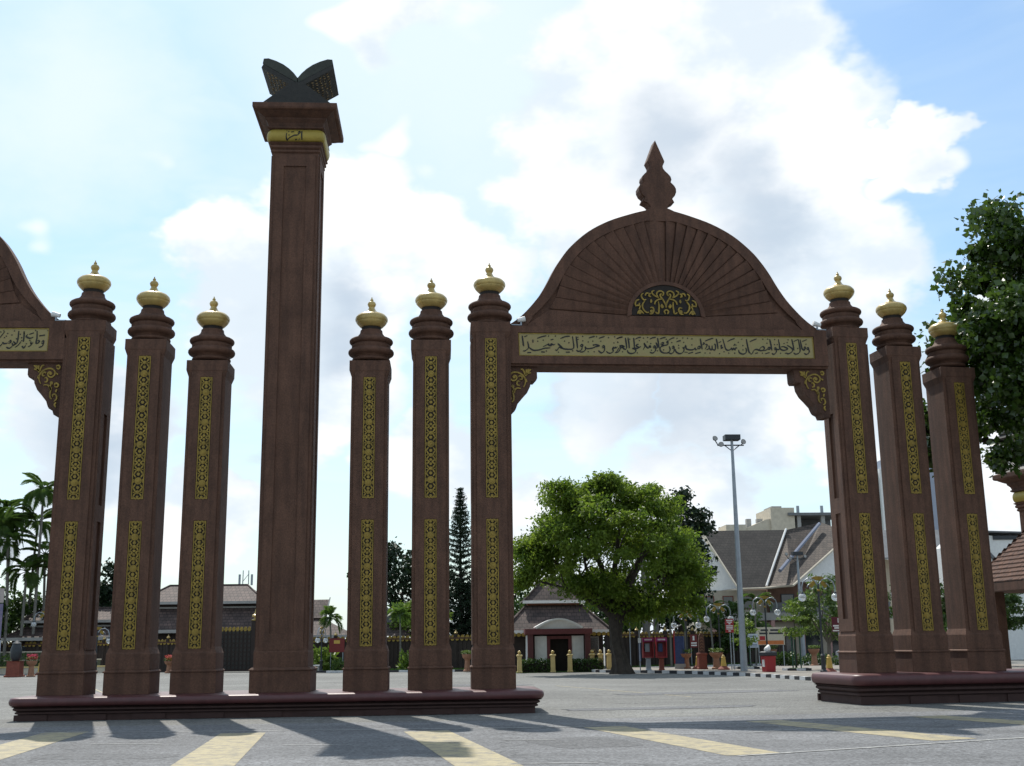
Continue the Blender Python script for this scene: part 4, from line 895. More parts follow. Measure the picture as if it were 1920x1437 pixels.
# grass verge at the wall and a low kerb in front of it
for poly in ([(-7, 53), (0, 52), (7.4, 48.6), (7.2, 45.6), (0, 48.6), (-7, 50.2)], [(8.3, 43.6), (13.8, 43.6), (13.6, 39.8), (8.3, 39.8)], [(15, 48.4), (21.6, 52.4), (29.5, 57.4), (30.5, 55.6), (22.5, 50.6), (16, 46.2)]):
    struct(flat('verge', poly, .03, GRASS))
gl = MB()
for _ in range(5200):
    k = rng.random()
    if k < .5: t = rng.random(); x = -7 + 14 * t; y = 50.2 - (0 if t < .5 else (t - .5) * 9) - 1.0 + rng.random() * 3.2; y = max(y, 49.9 - max(0, x) * .6)
    else: t = rng.random(); x = 15.5 + 14.5 * t; y = 46.6 + 10.2 * t * .93 + rng.random() * 1.8
    h = .10 + rng.random() * .12; a = rng.random() * 6.28; dx, dy = .03 * math.cos(a), .03 * math.sin(a)
    gl.add([(x - dx, y - dy, .03), (x + dx, y + dy, .03), (x + dy * 1.5, y - dx * 1.5, .03 + h)], [(0, 1, 2)])
tag(mk('grass_blades', gl, GRASS), 'short bright green grass along the foot of the timber wall', 'grass', None, 'stuff')
for (xa, ya), (xb, yb), lab in (((-7, 50.1), (7.2, 45.5), ''), ((16, 46.1), (30.5, 55.5), '')):
    L = math.hypot(xb - xa, yb - ya); n = int(L / .6); ang = math.atan2(yb - ya, xb - xa)
    k = struct(empty('verge_kerb', (xa, ya, 0), ang))
    for i in range(n): mk('kerb_stone', B(i * L / n, (i + 1) * L / n - .01, -.08, .08, 0, .13), KERBW if (i // 2) % 2 else KERBB, k)
# low cream planting wall beyond the palms
r = empty('garden_terrace', (-27, 60, 0), -.04, 'low stepped garden terrace with pale top edge below the palms', 'wall')
for k, (y, z) in enumerate(((0, .42), (2.2, .9), (4.0, 1.5))):
    mk('retaining_wall', B(-12, 7.5 - k, y, y + 2.2, 0, z), CREAM if k == 0 else mat('mossy_stone', (.10, .11, .07), .9, .3, 3, .4), r); mk('coping', B(-12, 7.5 - k, y - .06, y + .2, z, z + .1), CRMY if k == 0 else CREAM, r)

# ---- street furniture on the island
def lamp(loc, h, rz, label, sc=1.0):
    r = empty('street_lamp', loc, rz, label, 'lamp', 'twin-globe street lamps with gold crests'); r.scale = (sc,) * 3
    mk('base', MB().lathe([(.17, 0), (.17, .1), (.11, .16), (.10, .75), (.13, .8), (.07, .88)], 12), DARKG, r, smooth=True)
    pole('pole', r, 0, 0, .85, h - .3, .055, .045, DARKG)
    cr = mk('gold_crest', MB().disc(0, h - .06, .30, -.02, .02, 16, .10), GOLD, r)
    for s in (-1, 1):
        cr2 = MB().disc(s * .27, h - .33, .10, -.02, .02, 12, .20, s * .75); mk('crest_leaf', cr2, GOLD, r)
        P = [(s * .02, 0, h - .38), (s * .2, 0, h - .12), (s * .48, 0, h - .06), (s * .72, 0, h - .22), (s * .80, 0, h - .48), (s * .80, 0, h - .72)]
        mk('arm', MB().tube(P, .032, 8), METAL, r, smooth=True)
        sp = [(s * (.34 + (.20 - .013 * k) * math.cos(k * .55)), 0, h - .48 + (.20 - .013 * k) * math.sin(k * .55)) for k in range(13)]
        mk('scroll', MB().tube(sp, .02, 6), METAL, r)
        gb = mk('globe', MB().ball((s * .80, 0, h - .95), .19, 20, 14), GLOBE, r, smooth='all')
        mk('globe_cap', MB().lathe([(.10, h - .80), (.09, h - .74), (.05, h - .70)], 12, (s * .80, 0)), DARKG, gb, smooth=True)
    mk('knob', MB().ball((0, 0, h - .62), .07), GOLD, r, smooth='all')
lamp((21.89, 25.91, .135), 4.45, 0, 'twin-globe street lamp close to the tallest sunlit column')
lamp((22.13, 36.38, .135), 4.3, .15, 'twin-globe street lamp just beyond the floodlight mast, above the red bin', .92)
lamp((20.19, 39.48, .135), 4.0, .1, 'twin-globe street lamp behind the red notice on two posts', .92)
lamp((18.51, 40.76, .135), 3.65, .0, 'twin-globe street lamp behind the blue kiosk', .92)
lamp((26.3, 27.73, .135), 4.6, 1.2, 'twin-globe street lamp half hidden between the two outer sunlit columns')
lamp((-25.6, 61.6, .9), 3.6, .3, 'twin-globe street lamp on the garden terrace near the banners')
lamp((-20.6, 57.6, .0), 3.2, .3, 'twin-globe street lamp before the palace wall between the two outer columns')
lamp((-3.9, 49.8, .03), 3.2, 1.3, 'twin-globe street lamp by the red board near the palm', .9)
lamp((6.4, 46.4, .03), 3.6, 1.4, 'twin-globe street lamp by the wall beside the tall column', .9)

def flood(loc, h, label, sc=1.):
    r = empty('floodlight_mast', loc, 0, label, 'mast', 'floodlight masts'); r.scale = (sc,) * 3
    mk('mast', MB().tube([(0, 0, 0), (0, 0, h)], [.19, .075], 16), METAL, r, smooth=True)
    mk('platform', B(-.42, .42, -.3, .3, h, h + .28), DARKG, r)
    mk('crossarm', B(-.8, .65, -.04, .04, h - .30, h - .24), DARKG, r); mk('crossarm_strut', MB().tube([(-.4, 0, h - .28), (0, 0, h - .6), (.4, 0, h - .28)], .03, 6), DARKG, r)
    for x, z, t in ((-.95, .18, .5), (-.62, -.15, -.9), (.60, 0, .9)):
        f = mk('floodlight', MB().lathe([(.03, -.14), (.08, -.09), (.145, .03), (.15, .05), (.13, .06)], 14), DARKG, r, (x, -.1, h + z - .1), (1.2, t, 0), smooth=True); mk('lens', MB().lathe([(.13, .058), (.12, .07)], 14), CONC, f)
        mk('lamp_bracket', MB().tube([(x * .8, 0, h - .28), (x, -.05, h + z - .15)], .03, 5), DARKG, r)
flood((19.75, 32.42, .135), 12.2, 'tall grey floodlight mast with lamps standing on the pavement')
flood((31.75, 61.2, 0), 8.6, 'farther slimmer floodlight mast before the museum roofs', .95)

def planter(loc, label, h=.85, w=.33, plant=True):
    r = empty('planter', loc, rng.random(), label, 'planter', 'terracotta pedestal planters')
    n = 10
    mk('pedestal', MB().lathe([(.28, 0), (.28, .08), (.20, .12), (.16, h * .62), (.19, h * .72)], n), TERRA, r); mk('bowl', MB().lathe([(.18, h * .70), (.30, h * .80), (w, h * .92), (w + .03, h), (w - .04, h)], 16), TERRA, r, smooth=True)
    pm = MB()
    for _ in range(120):
        a, q = rng.random() * 6.28, rng.random() ** .5 * w; x, y = q * math.cos(a), q * math.sin(a); z = h + rng.random() * .2; b = rng.random() * 6.28; s = .05 + rng.random() * .06
        pm.add([(x, y, z), (x + s * math.cos(b) - s * .3 * math.sin(b), y + s * math.sin(b) + s * .3 * math.cos(b), z + s * .6), (x + 2 * s * math.cos(b), y + 2 * s * math.sin(b), z + s * .8), (x + s * math.cos(b) + s * .3 * math.sin(b), y + s * math.sin(b) - s * .3 * math.cos(b), z + s * .6)], [(0, 1, 2, 3)])
    mk('plants', pm, mat('bedding_leaf', (.10, .17, .025), .6, .4, 5, transl=.3), r)['kind'] = 'stuff'
planter((18.13, 39.37, .135), 'terracotta planter between the blue kiosk and the carved stele')
planter((19.34, 36.89, .135), 'terracotta planter between the carved stele and the yellow bollard', .9, .38)
planter((26.0, 49.4, 0), 'terracotta planter against the timber wall behind the sapling', 1.1)
planter((28.2, 47.3, 0), 'terracotta planter beyond the pavement, near the parked white car', 1.1, .36)
planter((5.58, 45.2, .03), 'terracotta planter on the grass beside the conifer', 1.04)
planter((-22.4, 49.6, 0), 'terracotta planter with red flowers at the terrace', 1.0)
planter((-14.9, 55.2, 0), 'terracotta planter with flowers beside the slender carved post', .8)
def flower(loc, col, n, R, label, h=.35):
    mb = MB()
    for _ in range(n):
        a, q = rng.random() * 6.28, rng.random() ** .5 * R; x, y, z = q * math.cos(a), q * math.sin(a), rng.random() * h; s = .05
        for k in range(3):
            b = rng.random() * 6.28; mb.add([(x, y, z), (x + s * math.cos(b), y + s * math.sin(b), z + .03), (x + s * math.cos(b + 1), y + s * math.sin(b + 1), z + .05)], [(0, 1, 2)])
    tag(mk('flower_cluster', mb, mat('petal_%d' % int(col[0] * 100), col, .6, .3, 9, transl=.3), None, loc), label, 'flowers')
flower((-22.4, 49.6, 1.05), (.45, .03, .08), 160, .33, 'dark red flowers filling the terracotta planter at the terrace')
flower((-14.9, 55.2, .85), (.55, .10, .08), 140, .33, 'salmon flowers in the planter beside the slender carved post')
def bollard(loc, label, h=.75):
    r = empty('bollard', loc, 0, label, 'bollard', 'yellow bollards on maroon bases')
    mk('base', MB().lathe([(.34, 0), (.34, .06), (.2, .16), (.17, .2)], 8), BRED, r); mk('body', MB().lathe([(.17, .2), (.11, h * .86), (.13, h * .88), (.08, h * .93)], 8), YELP, r); mk('knob', MB().ball((0, 0, h * .96), .08), GOLDP, r, smooth='all')
bollard((19.37, 35.35, .135), 'yellow bollard beside the red notice on two posts'); bollard((22.43, 26.70, .135), 'yellow bollard at the foot of the lamp near the sunlit column', .78)
bollard((-23.6, 55.0, 0), 'yellow bollard standing before the low terrace edge', .85); bollard((18.6, 38.3, .135), 'yellow bollard tucked behind the planter by the kiosk', .75)

def booth(loc, label, ped, pic):
    r = empty('phone_booth', loc, -.05, label, 'phone booth', 'red phone booths')
    mk('pedestal', MB().sweep(0, 0, [(.16, 0), (.13, .1), (.12, .62), (.18, .70)]), ped, r)
    c = mk('hood', MB().box(-.30, -.25, -.28, .25, .68, 1.78).box(.25, .30, -.28, .25, .68, 1.78).box(-.25, .25, .2, .25, .68, 1.78).box(-.25, .25, -.28, .2, .68, .73).box(-.25, .25, -.28, .2, 1.72, 1.78), REDP, r)
    mk('header', B(-.31, .31, -.33, -.27, 1.56, 1.76), mat('magenta_header', (.30, .01, .12), .4, .1), r)
    tx = MB()
    for k in range(6): tx.box(-.2 + k * .07, -.15 + k * .07, -.336, -.33, 1.62, 1.70)
    mk('header_lettering', tx, WHITE, r)['kind'] = 'stuff'
    mk('telephone', B(-.14, .1, .05, .2, 1.0, 1.45), pic, r); mk('handset', MB().tube([(-.18, .02, 1.05), (-.2, 0, 1.2), (-.18, .02, 1.4)], .03, 6), BLACKM, r)
booth((15.50, 36.95, .135), 'red phone booth on grey pedestal beside the tree trunk', METAL, METAL)
booth((16.16, 36.50, .135), 'red phone booth on red pedestal nearer the blue kiosk', BRED, BLUEP)
mk('side_panel', MB().box(0, .04, -.25, .25, .5, 1.75), BLUEP, empty('sign_post', (15.05, 37.05, .135), 0, 'narrow blue and white edge-on panel beside the tree-side phone booth', 'sign'))
r = empty('kiosk', (17.67, 39.6, .135), -.25, 'blue vending kiosk with red patterned side and tilted white top', 'kiosk')
mk('body', B(-.10, .42, -.3, .3, .28, 1.85), BLUEP, r); mk('plinth_base', B(-.14, .48, -.36, .36, .0, .28), CONC, r); mk('red_side_panel', B(-.17, -.10, -.32, .32, .3, 2.15), REDP, r)
pt = MB()
for k in range(9): pt.box(-.175, -.17, -.2 + .1 * (k % 3), -.12 + .1 * (k % 3), .5 + k * .17, .6 + k * .17)
mk('side_pattern', pt, WHITE, r)['kind'] = 'stuff'
mk('tilted_top', B(-.2, .2, -.22, .22, -.02, .02), WHITE, r, (.12, 0, 2.42), (0, -.5, 0)); mk('top_post', B(.1, .14, -.02, .02, 1.85, 2.4), DARKG, r)
r = empty('stele', (18.64, 37.4, .135), 0, 'carved dark brown stele on brick-red pedestal', 'monument')
mk('pedestal', MB().sweep(0, 0, [(.27, 0), (.27, .08), (.24, .1), (.23, .75), (.27, .8), (.27, .88), (.2, .9)]), BRED, r)
mk('slab', MB().prism([(-.17, .9), (.17, .9), (.165, 1.6), (.12, 1.85), (.05, 1.98), (-.05, 1.98), (-.12, 1.85), (-.165, 1.6)], -.08, .08), mat('carved_brown', (.11, .055, .04), .8, .3, 9, .6, 30), r)
cv = MB()
for k in range(5): cv.pen([(-.1, 1.0 + k * .17), (0, 1.08 + k * .17), (.1, 1.0 + k * .17)], .025, -.095, -.08)
mk('carving', cv, TERRA, r)['kind'] = 'stuff'; mk('finial', MB().ball((0, 0, 2.02), .05), GOLDP, r, smooth='all')

def board(loc, rz, w, z0, z1, face, posts, label, lines, postm=METAL, head=None, name='notice_board', px=None):
    r = empty(name, loc, rz, label, 'sign', None)
    for x in (px or (-w / 2 + .1, w / 2 - .1))[:posts]: pole('post', r, x, .03, 0, z1, .03, .03, postm, 8)
    f = mk('panel', B(-w / 2, w / 2, -.03, .0, z0, z1), face, r)
    mb = MB()
    for (u0, u1, v0, v1) in lines: mb.box(-w / 2 + u0 * w, -w / 2 + u1 * w, -.036, -.03, z0 + v0 * (z1 - z0), z0 + v1 * (z1 - z0))
    mk('print', mb, head or WHITE, f)['kind'] = 'stuff'; return r, f
rw = [(.12, .88, .84, .92), (.2, .8, .72, .79), (.38, .62, .60, .68), (.1, .9, .45, .52), (.1, .9, .34, .40), (.1, .9, .23, .29), (.35, .65, .08, .15)]
board((19.74, 35.08, .135), -.05, .46, 1.98, 2.72, REDP, 2, 'red notice with white print on two grey posts', rw, px=(.02, .17))
board((22.85, 26.4, .135), -.1, .52, 1.88, 2.58, mat('maroon_sign', (.10, .015, .025), .5, .1), 1, 'maroon information sign with white symbol beside the tallest sunlit column', [(.55, .72, .62, .92), (.1, .9, .36, .46), (.2, .9, .22, .31), (.05, .9, .05, .13)], px=(.05,))
board((24.75, 45.0, .05), -.1, 1.75, 1.35, 2.45, mat('cream_sign', (.50, .46, .36), .6, .1), 2, 'cream signboard with dark lettering and orange stripe before the museum', [(.15, .42, .78, .88), (.5, .85, .78, .88), (.1, .4, .60, .70), (.45, .95, .60, .70)], head=DARKG)[1]
bo = [o for o in COL.objects if o.name.startswith('notice_board')][-1]
mk('orange_stripe', B(-.80, .80, -.036, -.0305, 1.38, 1.62), mat('orange_print', (.50, .16, .05), .6, .15), bo); mk('red_emblem', B(-.7, -.35, -.036, -.0305, 1.65, 1.90), REDP, bo)
board((23.5, 44.6, .05), -.1, .62, 1.2, 2.05, mat('pale_blue_sign', (.45, .52, .58), .5, .1), 1, 'pale blue-white notice fixed before the timber wall by the lamp', [(.15, .85, .8, .86), (.1, .9, .2, .24), (.1, .9, .1, .14)], head=BLUEP)
board((-2.95, 50.4, .03), 0, 1.0, 1.25, 2.15, mat('dark_red_sign', (.16, .02, .018), .6, .1), 2, 'dark red board with yellow lettering beside the palm, cut by the column', [(.3, .7, .62, .86)], head=YELP)
board((-.15, 50.0, .03), 0, 1.0, 1.25, 2.15, mat('dark_red_sign', (.16, .02, .018)), 2, 'dark red board with yellow lettering between two columns before the wall', [(.45, .7, .62, .86)], head=YELP)
board((21.0, 50.6, .03), .5, .62, 1.25, 2.1, mat('dark_red_sign', (.16, .02, .018)), 1, 'small dark notice with white print hung on the timber wall', [(.35, .6, .55, .9), (.1, .9, .3, .4), (.1, .9, .12, .22)])
# banners on a post
r = empty('banner_post', (-28.6, 59.0, .4), 0, 'pair of tall blue banners on a post above a blue and white panel', 'banner')
for x in (-.42, .42):
    pole('post', r, x - .32, 0, 0, 5.9, .035, .035, DARKG, 8)
    b = mk('banner', B(x - .29, x + .33, -.015, .015, 2.1, 4.6), mat('blue_banner', (.10, .17, .32), .7, .45, 1.6, col2=(.30, .22, .30)), r); mk('banner_head', B(x - .29, x + .33, -.015, .015, 4.68, 5.7), mat('pale_banner', (.42, .36, .33), .7, .2, 2), r)
p = mk('panel', B(-.85, .8, -.03, 0, .55, 2.0), mat('panel_white', (.42, .44, .50), .6, .15, 2), r)
ov = MB(); ov.disc(0, 1.72, .72, -.04, -.03, 20, .14); ov.disc(0, .82, .72, -.04, -.03, 20, .14); ov.box(-.02, .02, -.04, -.03, .96, 1.58)
mk('panel_print', ov, mat('deep_blue_print', (.02, .03, .25), .5, .1), p)
# litter bin
r = empty('litter_bin', (20.22, 29.35, .135), .2, 'red litter bin with grey lid and white bag bulging from the top', 'bin')
mk('body', MB().sweep(0, 0, [(.25, 0), (.28, .78)]), REDP, r, bevel=.02); mk('lid', MB().sweep(0, 0, [(.30, .78), (.33, .80), (.33, .95), (.24, 1.0)]), DARKG, r, bevel=.01)
bg = MB().ball((0, 0, 1.12), .18, 12, 8); bg.v = [(x * (1 + .25 * math.sin(9 * z + 5 * x)), y, z + .04 * math.sin(20 * x)) for x, y, z in bg.v]
mk('white_bag', bg, WHITE, r, smooth='all'); mk('side_label', B(-.285, -.26, -.12, .12, .25, .6), WHITE, r)
# parked white car far behind
r = empty('parked_car', (36.2, 60.2, 0), 0, 'small white car parked beyond the pavement before the museum veranda', 'car')
bd = [(-2.0, .28), (2.0, .28), (2.02, .62), (1.75, .80), (.95, .88), (.35, 1.36), (-1.0, 1.38), (-1.7, .92), (-2.02, .80)]
cb = mk('body', MB().prism(bd, -.82, .82), WHITE, r, bevel=.06)
mk('side_window', MB().prism([(-.95, .9), (.72, .9), (.25, 1.29), (-.9, 1.3)], -.835, -.822), GLASS, cb); mk('windscreen', MB().prism([(.98, .89), (.38, 1.34), (.33, 1.31), (.90, .87)][::-1], -.7, .7), GLASS, cb)
for x in (-1.25, 1.25):
    for s in (-1, 1):
        w = mk('wheel', MB().lathe([(.16, -.1), (.30, -.1), (.31, -.06), (.31, .06), (.30, .1), (.16, .1)], 16), BLACKM, r, (x, s * .76, .31), (PI / 2, 0, 0), smooth=True); mk('rim', MB().lathe([(.17, -.105), (.05, -.112), (.05, .112), (.17, .105)], 12), METAL, w)
for s in (-1, 1): mk('headlight', B(1.98, 2.03, s * .6 - .14, s * .6 + .14, .58, .72), GLASS, cb)
# bench on the grass
r = empty('garden_bench', (-4.4, 50.0, .03), 0, 'low white stone bench on the grass between pillar and column', 'bench')
mk('seat', B(-.45, .45, -.2, .2, .38, .46), WHITE, r, bevel=.015)
for x in (-.32, .32): mk('leg', B(x - .06, x + .06, -.16, .16, 0, .38), CONC, r)
# dark machine or urn group at the far edge
r = empty('stone_urn_stand', (-23.4, 49.5, 0), 0, 'dark red stand with a tall dark urn beside the red flowers', 'urn')
mk('stand', MB().sweep(0, 0, [(.5, 0), (.5, .1), (.42, .14), (.40, .95), (.46, 1.0)]), BRED, r); mk('urn', MB().lathe([(.2, 1.0), (.34, 1.2), (.36, 1.7), (.25, 2.05), (.28, 2.1), (.05, 2.3)], 14), DARKG, r, smooth=True)
# sapling stakes and beds
for (x, y, lab) in ((21.05, 37.0, 'raised black and white painted ring bed around the nearer-wall sapling'), (22.31, 31.6, 'raised black and white painted ring bed around the sapling by the bin'), (27.5, 37.5, 'raised black and white painted ring bed around the farther lamp')):
    r = empty('ring_bed', (x, y, .135), 0, lab, 'planting bed', 'painted ring beds')
    n = 10
    for k in range(n):
        a0, a1 = 2 * PI * k / n, 2 * PI * (k + 1) / n; R0, R1 = .62, .78
        mk('kerb_stone', MB().slab([(R0 * math.cos(a0), R0 * math.sin(a0)), (R1 * math.cos(a0), R1 * math.sin(a0)), (R1 * math.cos(a1), R1 * math.sin(a1)), (R0 * math.cos(a1), R0 * math.sin(a1))], 0, .12), (KERBB, KERBW)[k % 2], r)
    mk('soil', MB().lathe([(.64, .0), (.64, .08), (.3, .12), (.02, .13)], 14), GRASS, r)

# ================================================================== vegetation
NR = np.random.default_rng(5)
def leaf_mesh(name, P, size, m, droop=.3, aspect=.42, fold=.25, up=None):
    """one small folded leaf per point"""
    n = len(P)
    a = NR.uniform(0, 2 * PI, n); el = NR.normal(-droop, .55, n)
    d = np.stack([np.cos(a) * np.cos(el), np.sin(a) * np.cos(el), np.sin(el)], 1)
    r = NR.normal(size=(n, 3)); u = np.cross(d, r); u /= np.linalg.norm(u, axis=1)[:, None] + 1e-9; w = np.cross(u, d)
    s = (size * NR.uniform(.5, 1.6, n))[:, None]
    v = np.empty((n, 4, 3)); v[:, 0] = P; v[:, 1] = P + d * s * .5 + u * s * aspect + w * s * fold * .5; v[:, 2] = P + d * s; v[:, 3] = P + d * s * .5 - u * s * aspect + w * s * fold * .5
    me = bpy.data.meshes.new(name); me.vertices.add(n * 4); me.vertices.foreach_set('co', v.reshape(-1).astype(np.float32))
    idx = (np.arange(n)[:, None] * 4 + np.array([0, 1, 2, 0, 2, 3])[None]).reshape(-1)
    me.loops.add(n * 6); me.loops.foreach_set('vertex_index', idx.astype(np.int32))
    me.polygons.add(n * 2); me.polygons.foreach_set('loop_start', np.arange(0, n * 6, 3, dtype=np.int32)); me.polygons.foreach_set('loop_total', np.full(n * 2, 3, dtype=np.int32))
    me.materials.append(m); me.update(calc_edges=True); return me
def in_ellipsoid(n, c, r, shell=.0, zmin=-1., zpow=1.):
    q = NR.normal(size=(n * 3, 3)); q /= np.linalg.norm(q, axis=1)[:, None]; q *= (shell + (1 - shell) * NR.uniform(0, 1, (len(q), 1)) ** (1 / 2.2)); q = q[q[:, 2] > zmin][:n]
    return q * np.array(r) + np.array(c)
def clump_leaves(centres, rad, per, flat=.7):
    out = []
    for c in centres:
        k = int(per * NR.uniform(.6, 1.4)); R = rad * NR.uniform(.6, 1.3)
        q = NR.normal(size=(k, 3)) * .46; q = q[np.linalg.norm(q, axis=1) < 1.25]; out.append(c + q * R * np.array([1, 1, flat]))
    return np.concatenate(out)
def limb(mb, a, b, r0, r1, bend=.15, n=6):
    a, b = Vector(a), Vector(b); L = (b - a).length; P = []
    off = Vector((rng.uniform(-1, 1), rng.uniform(-1, 1), rng.uniform(.0, 1))) * L * bend
    for i in range(n + 1):
        t = i / n; P.append(a + (b - a) * t + off * math.sin(PI * t) + Vector((rng.uniform(-1, 1), rng.uniform(-1, 1), 0)) * L * .015)
    mb.tube(P, [r0 + (r1 - r0) * (i / n) for i in range(n + 1)], 8); return P
def leafmat(name, dark, light, rough=.5, transl=.35, scale=1.2, spec=.4):
    return mat(name, dark, rough, 0., scale, col2=light, transl=transl, spec=spec, rnd=.0)
L_FEATHER = leafmat('feathery_leaf', (.078, .155, .016), (.195, .26, .03), .5, .62, .9)
L_GLOSS = leafmat('glossy_leaf', (.026, .062, .010), (.075, .125, .018), .25, .38, 1.6, .7)
L_DARK = leafmat('dark_leaf', (.010, .024, .010), (.026, .05, .018), .5, .2, .8)
L_MID = leafmat('mid_leaf', (.028, .065, .014), (.075, .13, .025), .45, .35, 1.4)
L_PALE = leafmat('pale_leaf', (.06, .12, .03), (.15, .21, .05), .45, .4, 1.6)
L_PALM = leafmat('palm_leaf', (.045, .10, .018), (.11, .18, .032), .4, .48, 1.4)
L_LIME = leafmat('lime_leaf', (.09, .16, .02), (.20, .28, .04), .5, .4, 2)

def tree(name, loc, crown_c, crown_r, n_cl, per, size, m, label, cat='tree', group=None, trunk_r=.3, shell=.35, rad=.8, zmin=-1., trunk_m=BARK, fork=.55, nl=9, droop=.3, avoid=None, extra=None, flat=.7, aspect=.42):
    r = empty(name, loc, 0, label, cat, group); O = np.array(loc)
    C = in_ellipsoid(n_cl, crown_c, crown_r, shell, zmin)
    C = C + NR.normal(size=C.shape) * crown_r[0] * .085
    if extra is not None: C = np.concatenate([C, extra])
    P = clump_leaves(C, rad, per, flat)
    if avoid is not None: P = P[avoid(P)]
    put('crown', leaf_mesh('crown', P - O, size, m, droop, aspect), r)
    tm = MB(); base = Vector(loc); cc = Vector(crown_c); fk = base.lerp(cc, fork); fk.z = base.z + (cc.z - base.z) * fork
    limb(tm, (0, 0, -.1), fk - base, trunk_r, trunk_r * .72, .06, 7)
    idx = NR.choice(len(C), min(nl, len(C)), replace=False)
    for k in idx:
        Q = limb(tm, fk - base, Vector(C[k]) - base, trunk_r * .45, trunk_r * .06, .16, 6)
        for _ in range(2):
            e = Vector(C[NR.integers(len(C))]) - base
            if (e - Q[3]).length < crown_r[0] * .8: limb(tm, Q[3], e, trunk_r * .18, trunk_r * .04, .12, 4)
    mk('trunk', tm, trunk_m, r, smooth=True)
    return r
# the big feathery tree at the pavement corner
bt = empty('spreading_tree', (13.5, 35.0, .1), 0, 'big spreading feathery green tree with thick twisted trunk by the phone booths', 'tree')
O = np.array((13.5, 35.0, .1))
C = in_ellipsoid(172, (13.3, 35.6, 6.3), (4.8, 4.2, 4.1), .5, -.22); C = C + NR.normal(size=C.shape) * np.array((.35, .3, .35))
C = np.concatenate([C, in_ellipsoid(24, (9.3, 35, 6.5), (1.3, 1.8, 1.1), .1), in_ellipsoid(7, (8.6, 35, 5.2), (.5, .8, .5), .1), in_ellipsoid(14, (13.0, 35, 10.2), (1.6, 1.2, .6), .1), in_ellipsoid(30, (17.2, 35.5, 5.2), (1.3, 2.2, 2.1), .1), in_ellipsoid(26, (14.3, 35, 4.0), (2.2, 2.0, 1.1), .1), in_ellipsoid(22, (12.4, 34.4, 4.5), (1.9, 1.3, .9), .1), in_ellipsoid(22, (11.2, 34.8, 9.6), (1.8, 1.5, .9), .1), in_ellipsoid(22, (15.4, 35, 9.3), (1.9, 1.5, .9), .1)])
put('crown', leaf_mesh('crown', clump_leaves(C, .76, 235, .66) - O, .19, L_FEATHER, .55, .24), bt)
tm = MB()
def gnarl(mb, P, R, n=28, amp=.13, seed=0.):
    vs = []; fs = []
    for i, (p, r_) in enumerate(zip(P, R)):
        for k in range(n):
            a = 2 * PI * k / n; q = r_ * (1 + amp * math.sin(3 * a + i * .5 + seed) + amp * .7 * math.sin(7 * a - i * .35) + amp * .5 * math.sin(11 * a + i * .6))
            vs.append((p[0] + q * math.cos(a), p[1] + q * math.sin(a), p[2]))
    for i in range(len(P) - 1):
        for k in range(n): fs.append((i * n + k, i * n + (k + 1) % n, (i + 1) * n + (k + 1) % n, (i + 1) * n + k))
    fs.append(tuple((len(P) - 1) * n + k for k in range(n))); mb.add(vs, fs)
gnarl(tm, [(.25, 0, -.1), (.2, 0, .3), (.08, 0, .9), (-.05, 0, 1.5), (-.1, 0, 2.1), (-.05, 0, 2.7), (0, 0, 3.2)], [.62, .46, .38, .35, .34, .40, .34])
forks = []
for e, r0 in (((-3.6, .3, 6.2), .26), ((-2.0, -.6, 8.0), .24), ((.6, .4, 8.6), .26), ((2.4, .2, 7.6), .25), ((3.8, .6, 5.6), .20), ((-1.5, 1.5, 6.5), .2), ((1.6, -1.2, 6.8), .2), ((-4.3, -.3, 4.9), .15), ((2.9, -.8, 4.6), .14)):
    Q = limb(tm, (0, 0, 2.75), e, r0, .05, .10, 8)
    for _ in range(5):
        k = rng.randint(4, 7); limb(tm, Q[k], Q[k] + Vector((rng.uniform(-1.8, 1.8), rng.uniform(-1.6, 1.6), rng.uniform(.2, 1.8))), .06, .015, .12, 4)
mk('trunk', tm, BARK, bt, smooth=True)

# glossy tree overhanging the last column
colxy = [rpos(-a_, CY), rpos(-b_, CY)]
def clear_cols(P):
    ok = np.ones(len(P), bool)
    for x, y in colxy: ok &= ~((np.abs(P[:, 0] - x) < .66) & (np.abs(P[:, 1] - y) < .66) & (P[:, 2] < 11.4))
    return ok
tree('glossy_tree', (26.6, 6.2, 0), (24.3, 2.4, 10.3), (5.1, 4.7, 4.2), 330, 330, .175, L_GLOSS, 'dense glossy dark green tree overhanging the last sunlit column', trunk_r=.42, shell=.5, rad=.72, fork=.55, nl=14, avoid=clear_cols, droop=.35,
     extra=np.concatenate([in_ellipsoid(26, (20.7, .6, 9.2), (1.1, 1.4, 1.9), .2), in_ellipsoid(9, (19.0, 5.0, 7.9), (.7, .8, 1.0), .2)]))
# dark trees and others behind
G = 'trees behind the palace wall'
tree('round_tree', (.6, 69, 0), (.5, 69, 6.6), (3.6, 3, 2.9), 70, 130, .26, L_DARK, 'round dark tree above the small hall between two columns', group=G, trunk_r=.3, rad=.9)
tree('round_tree', (22.0, 58, 0), (21.7, 57, 8.4), (2.6, 2.6, 4.4), 75, 120, .26, L_DARK, 'tall dark ragged tree behind the big feathery tree', group=G, trunk_r=.3, rad=.8)
tree('pale_tree', (8.6, 58, 0), (8.4, 57, 4.6), (2.6, 2, 2.3), 42, 110, .22, L_MID, 'mid-green tree peeping out between gatehouse roof and column', group=G, trunk_r=.2, rad=.8)
tree('pale_tree', (15.2, 56, 0), (15.5, 56, 4.0), (3.2, 2, 2.2), 44, 110, .22, L_MID, 'mid-green tree in shade behind the big trunk', group=G, trunk_r=.2, rad=.8)
tree('round_tree', (19.0, 61, 0), (18.8, 60, 3.9), (4.6, 2.2, 2.4), 70, 130, .25, L_DARK, 'dark foliage tree massed behind the wall and the pale palm trunks', group=G, trunk_r=.2, rad=.9)
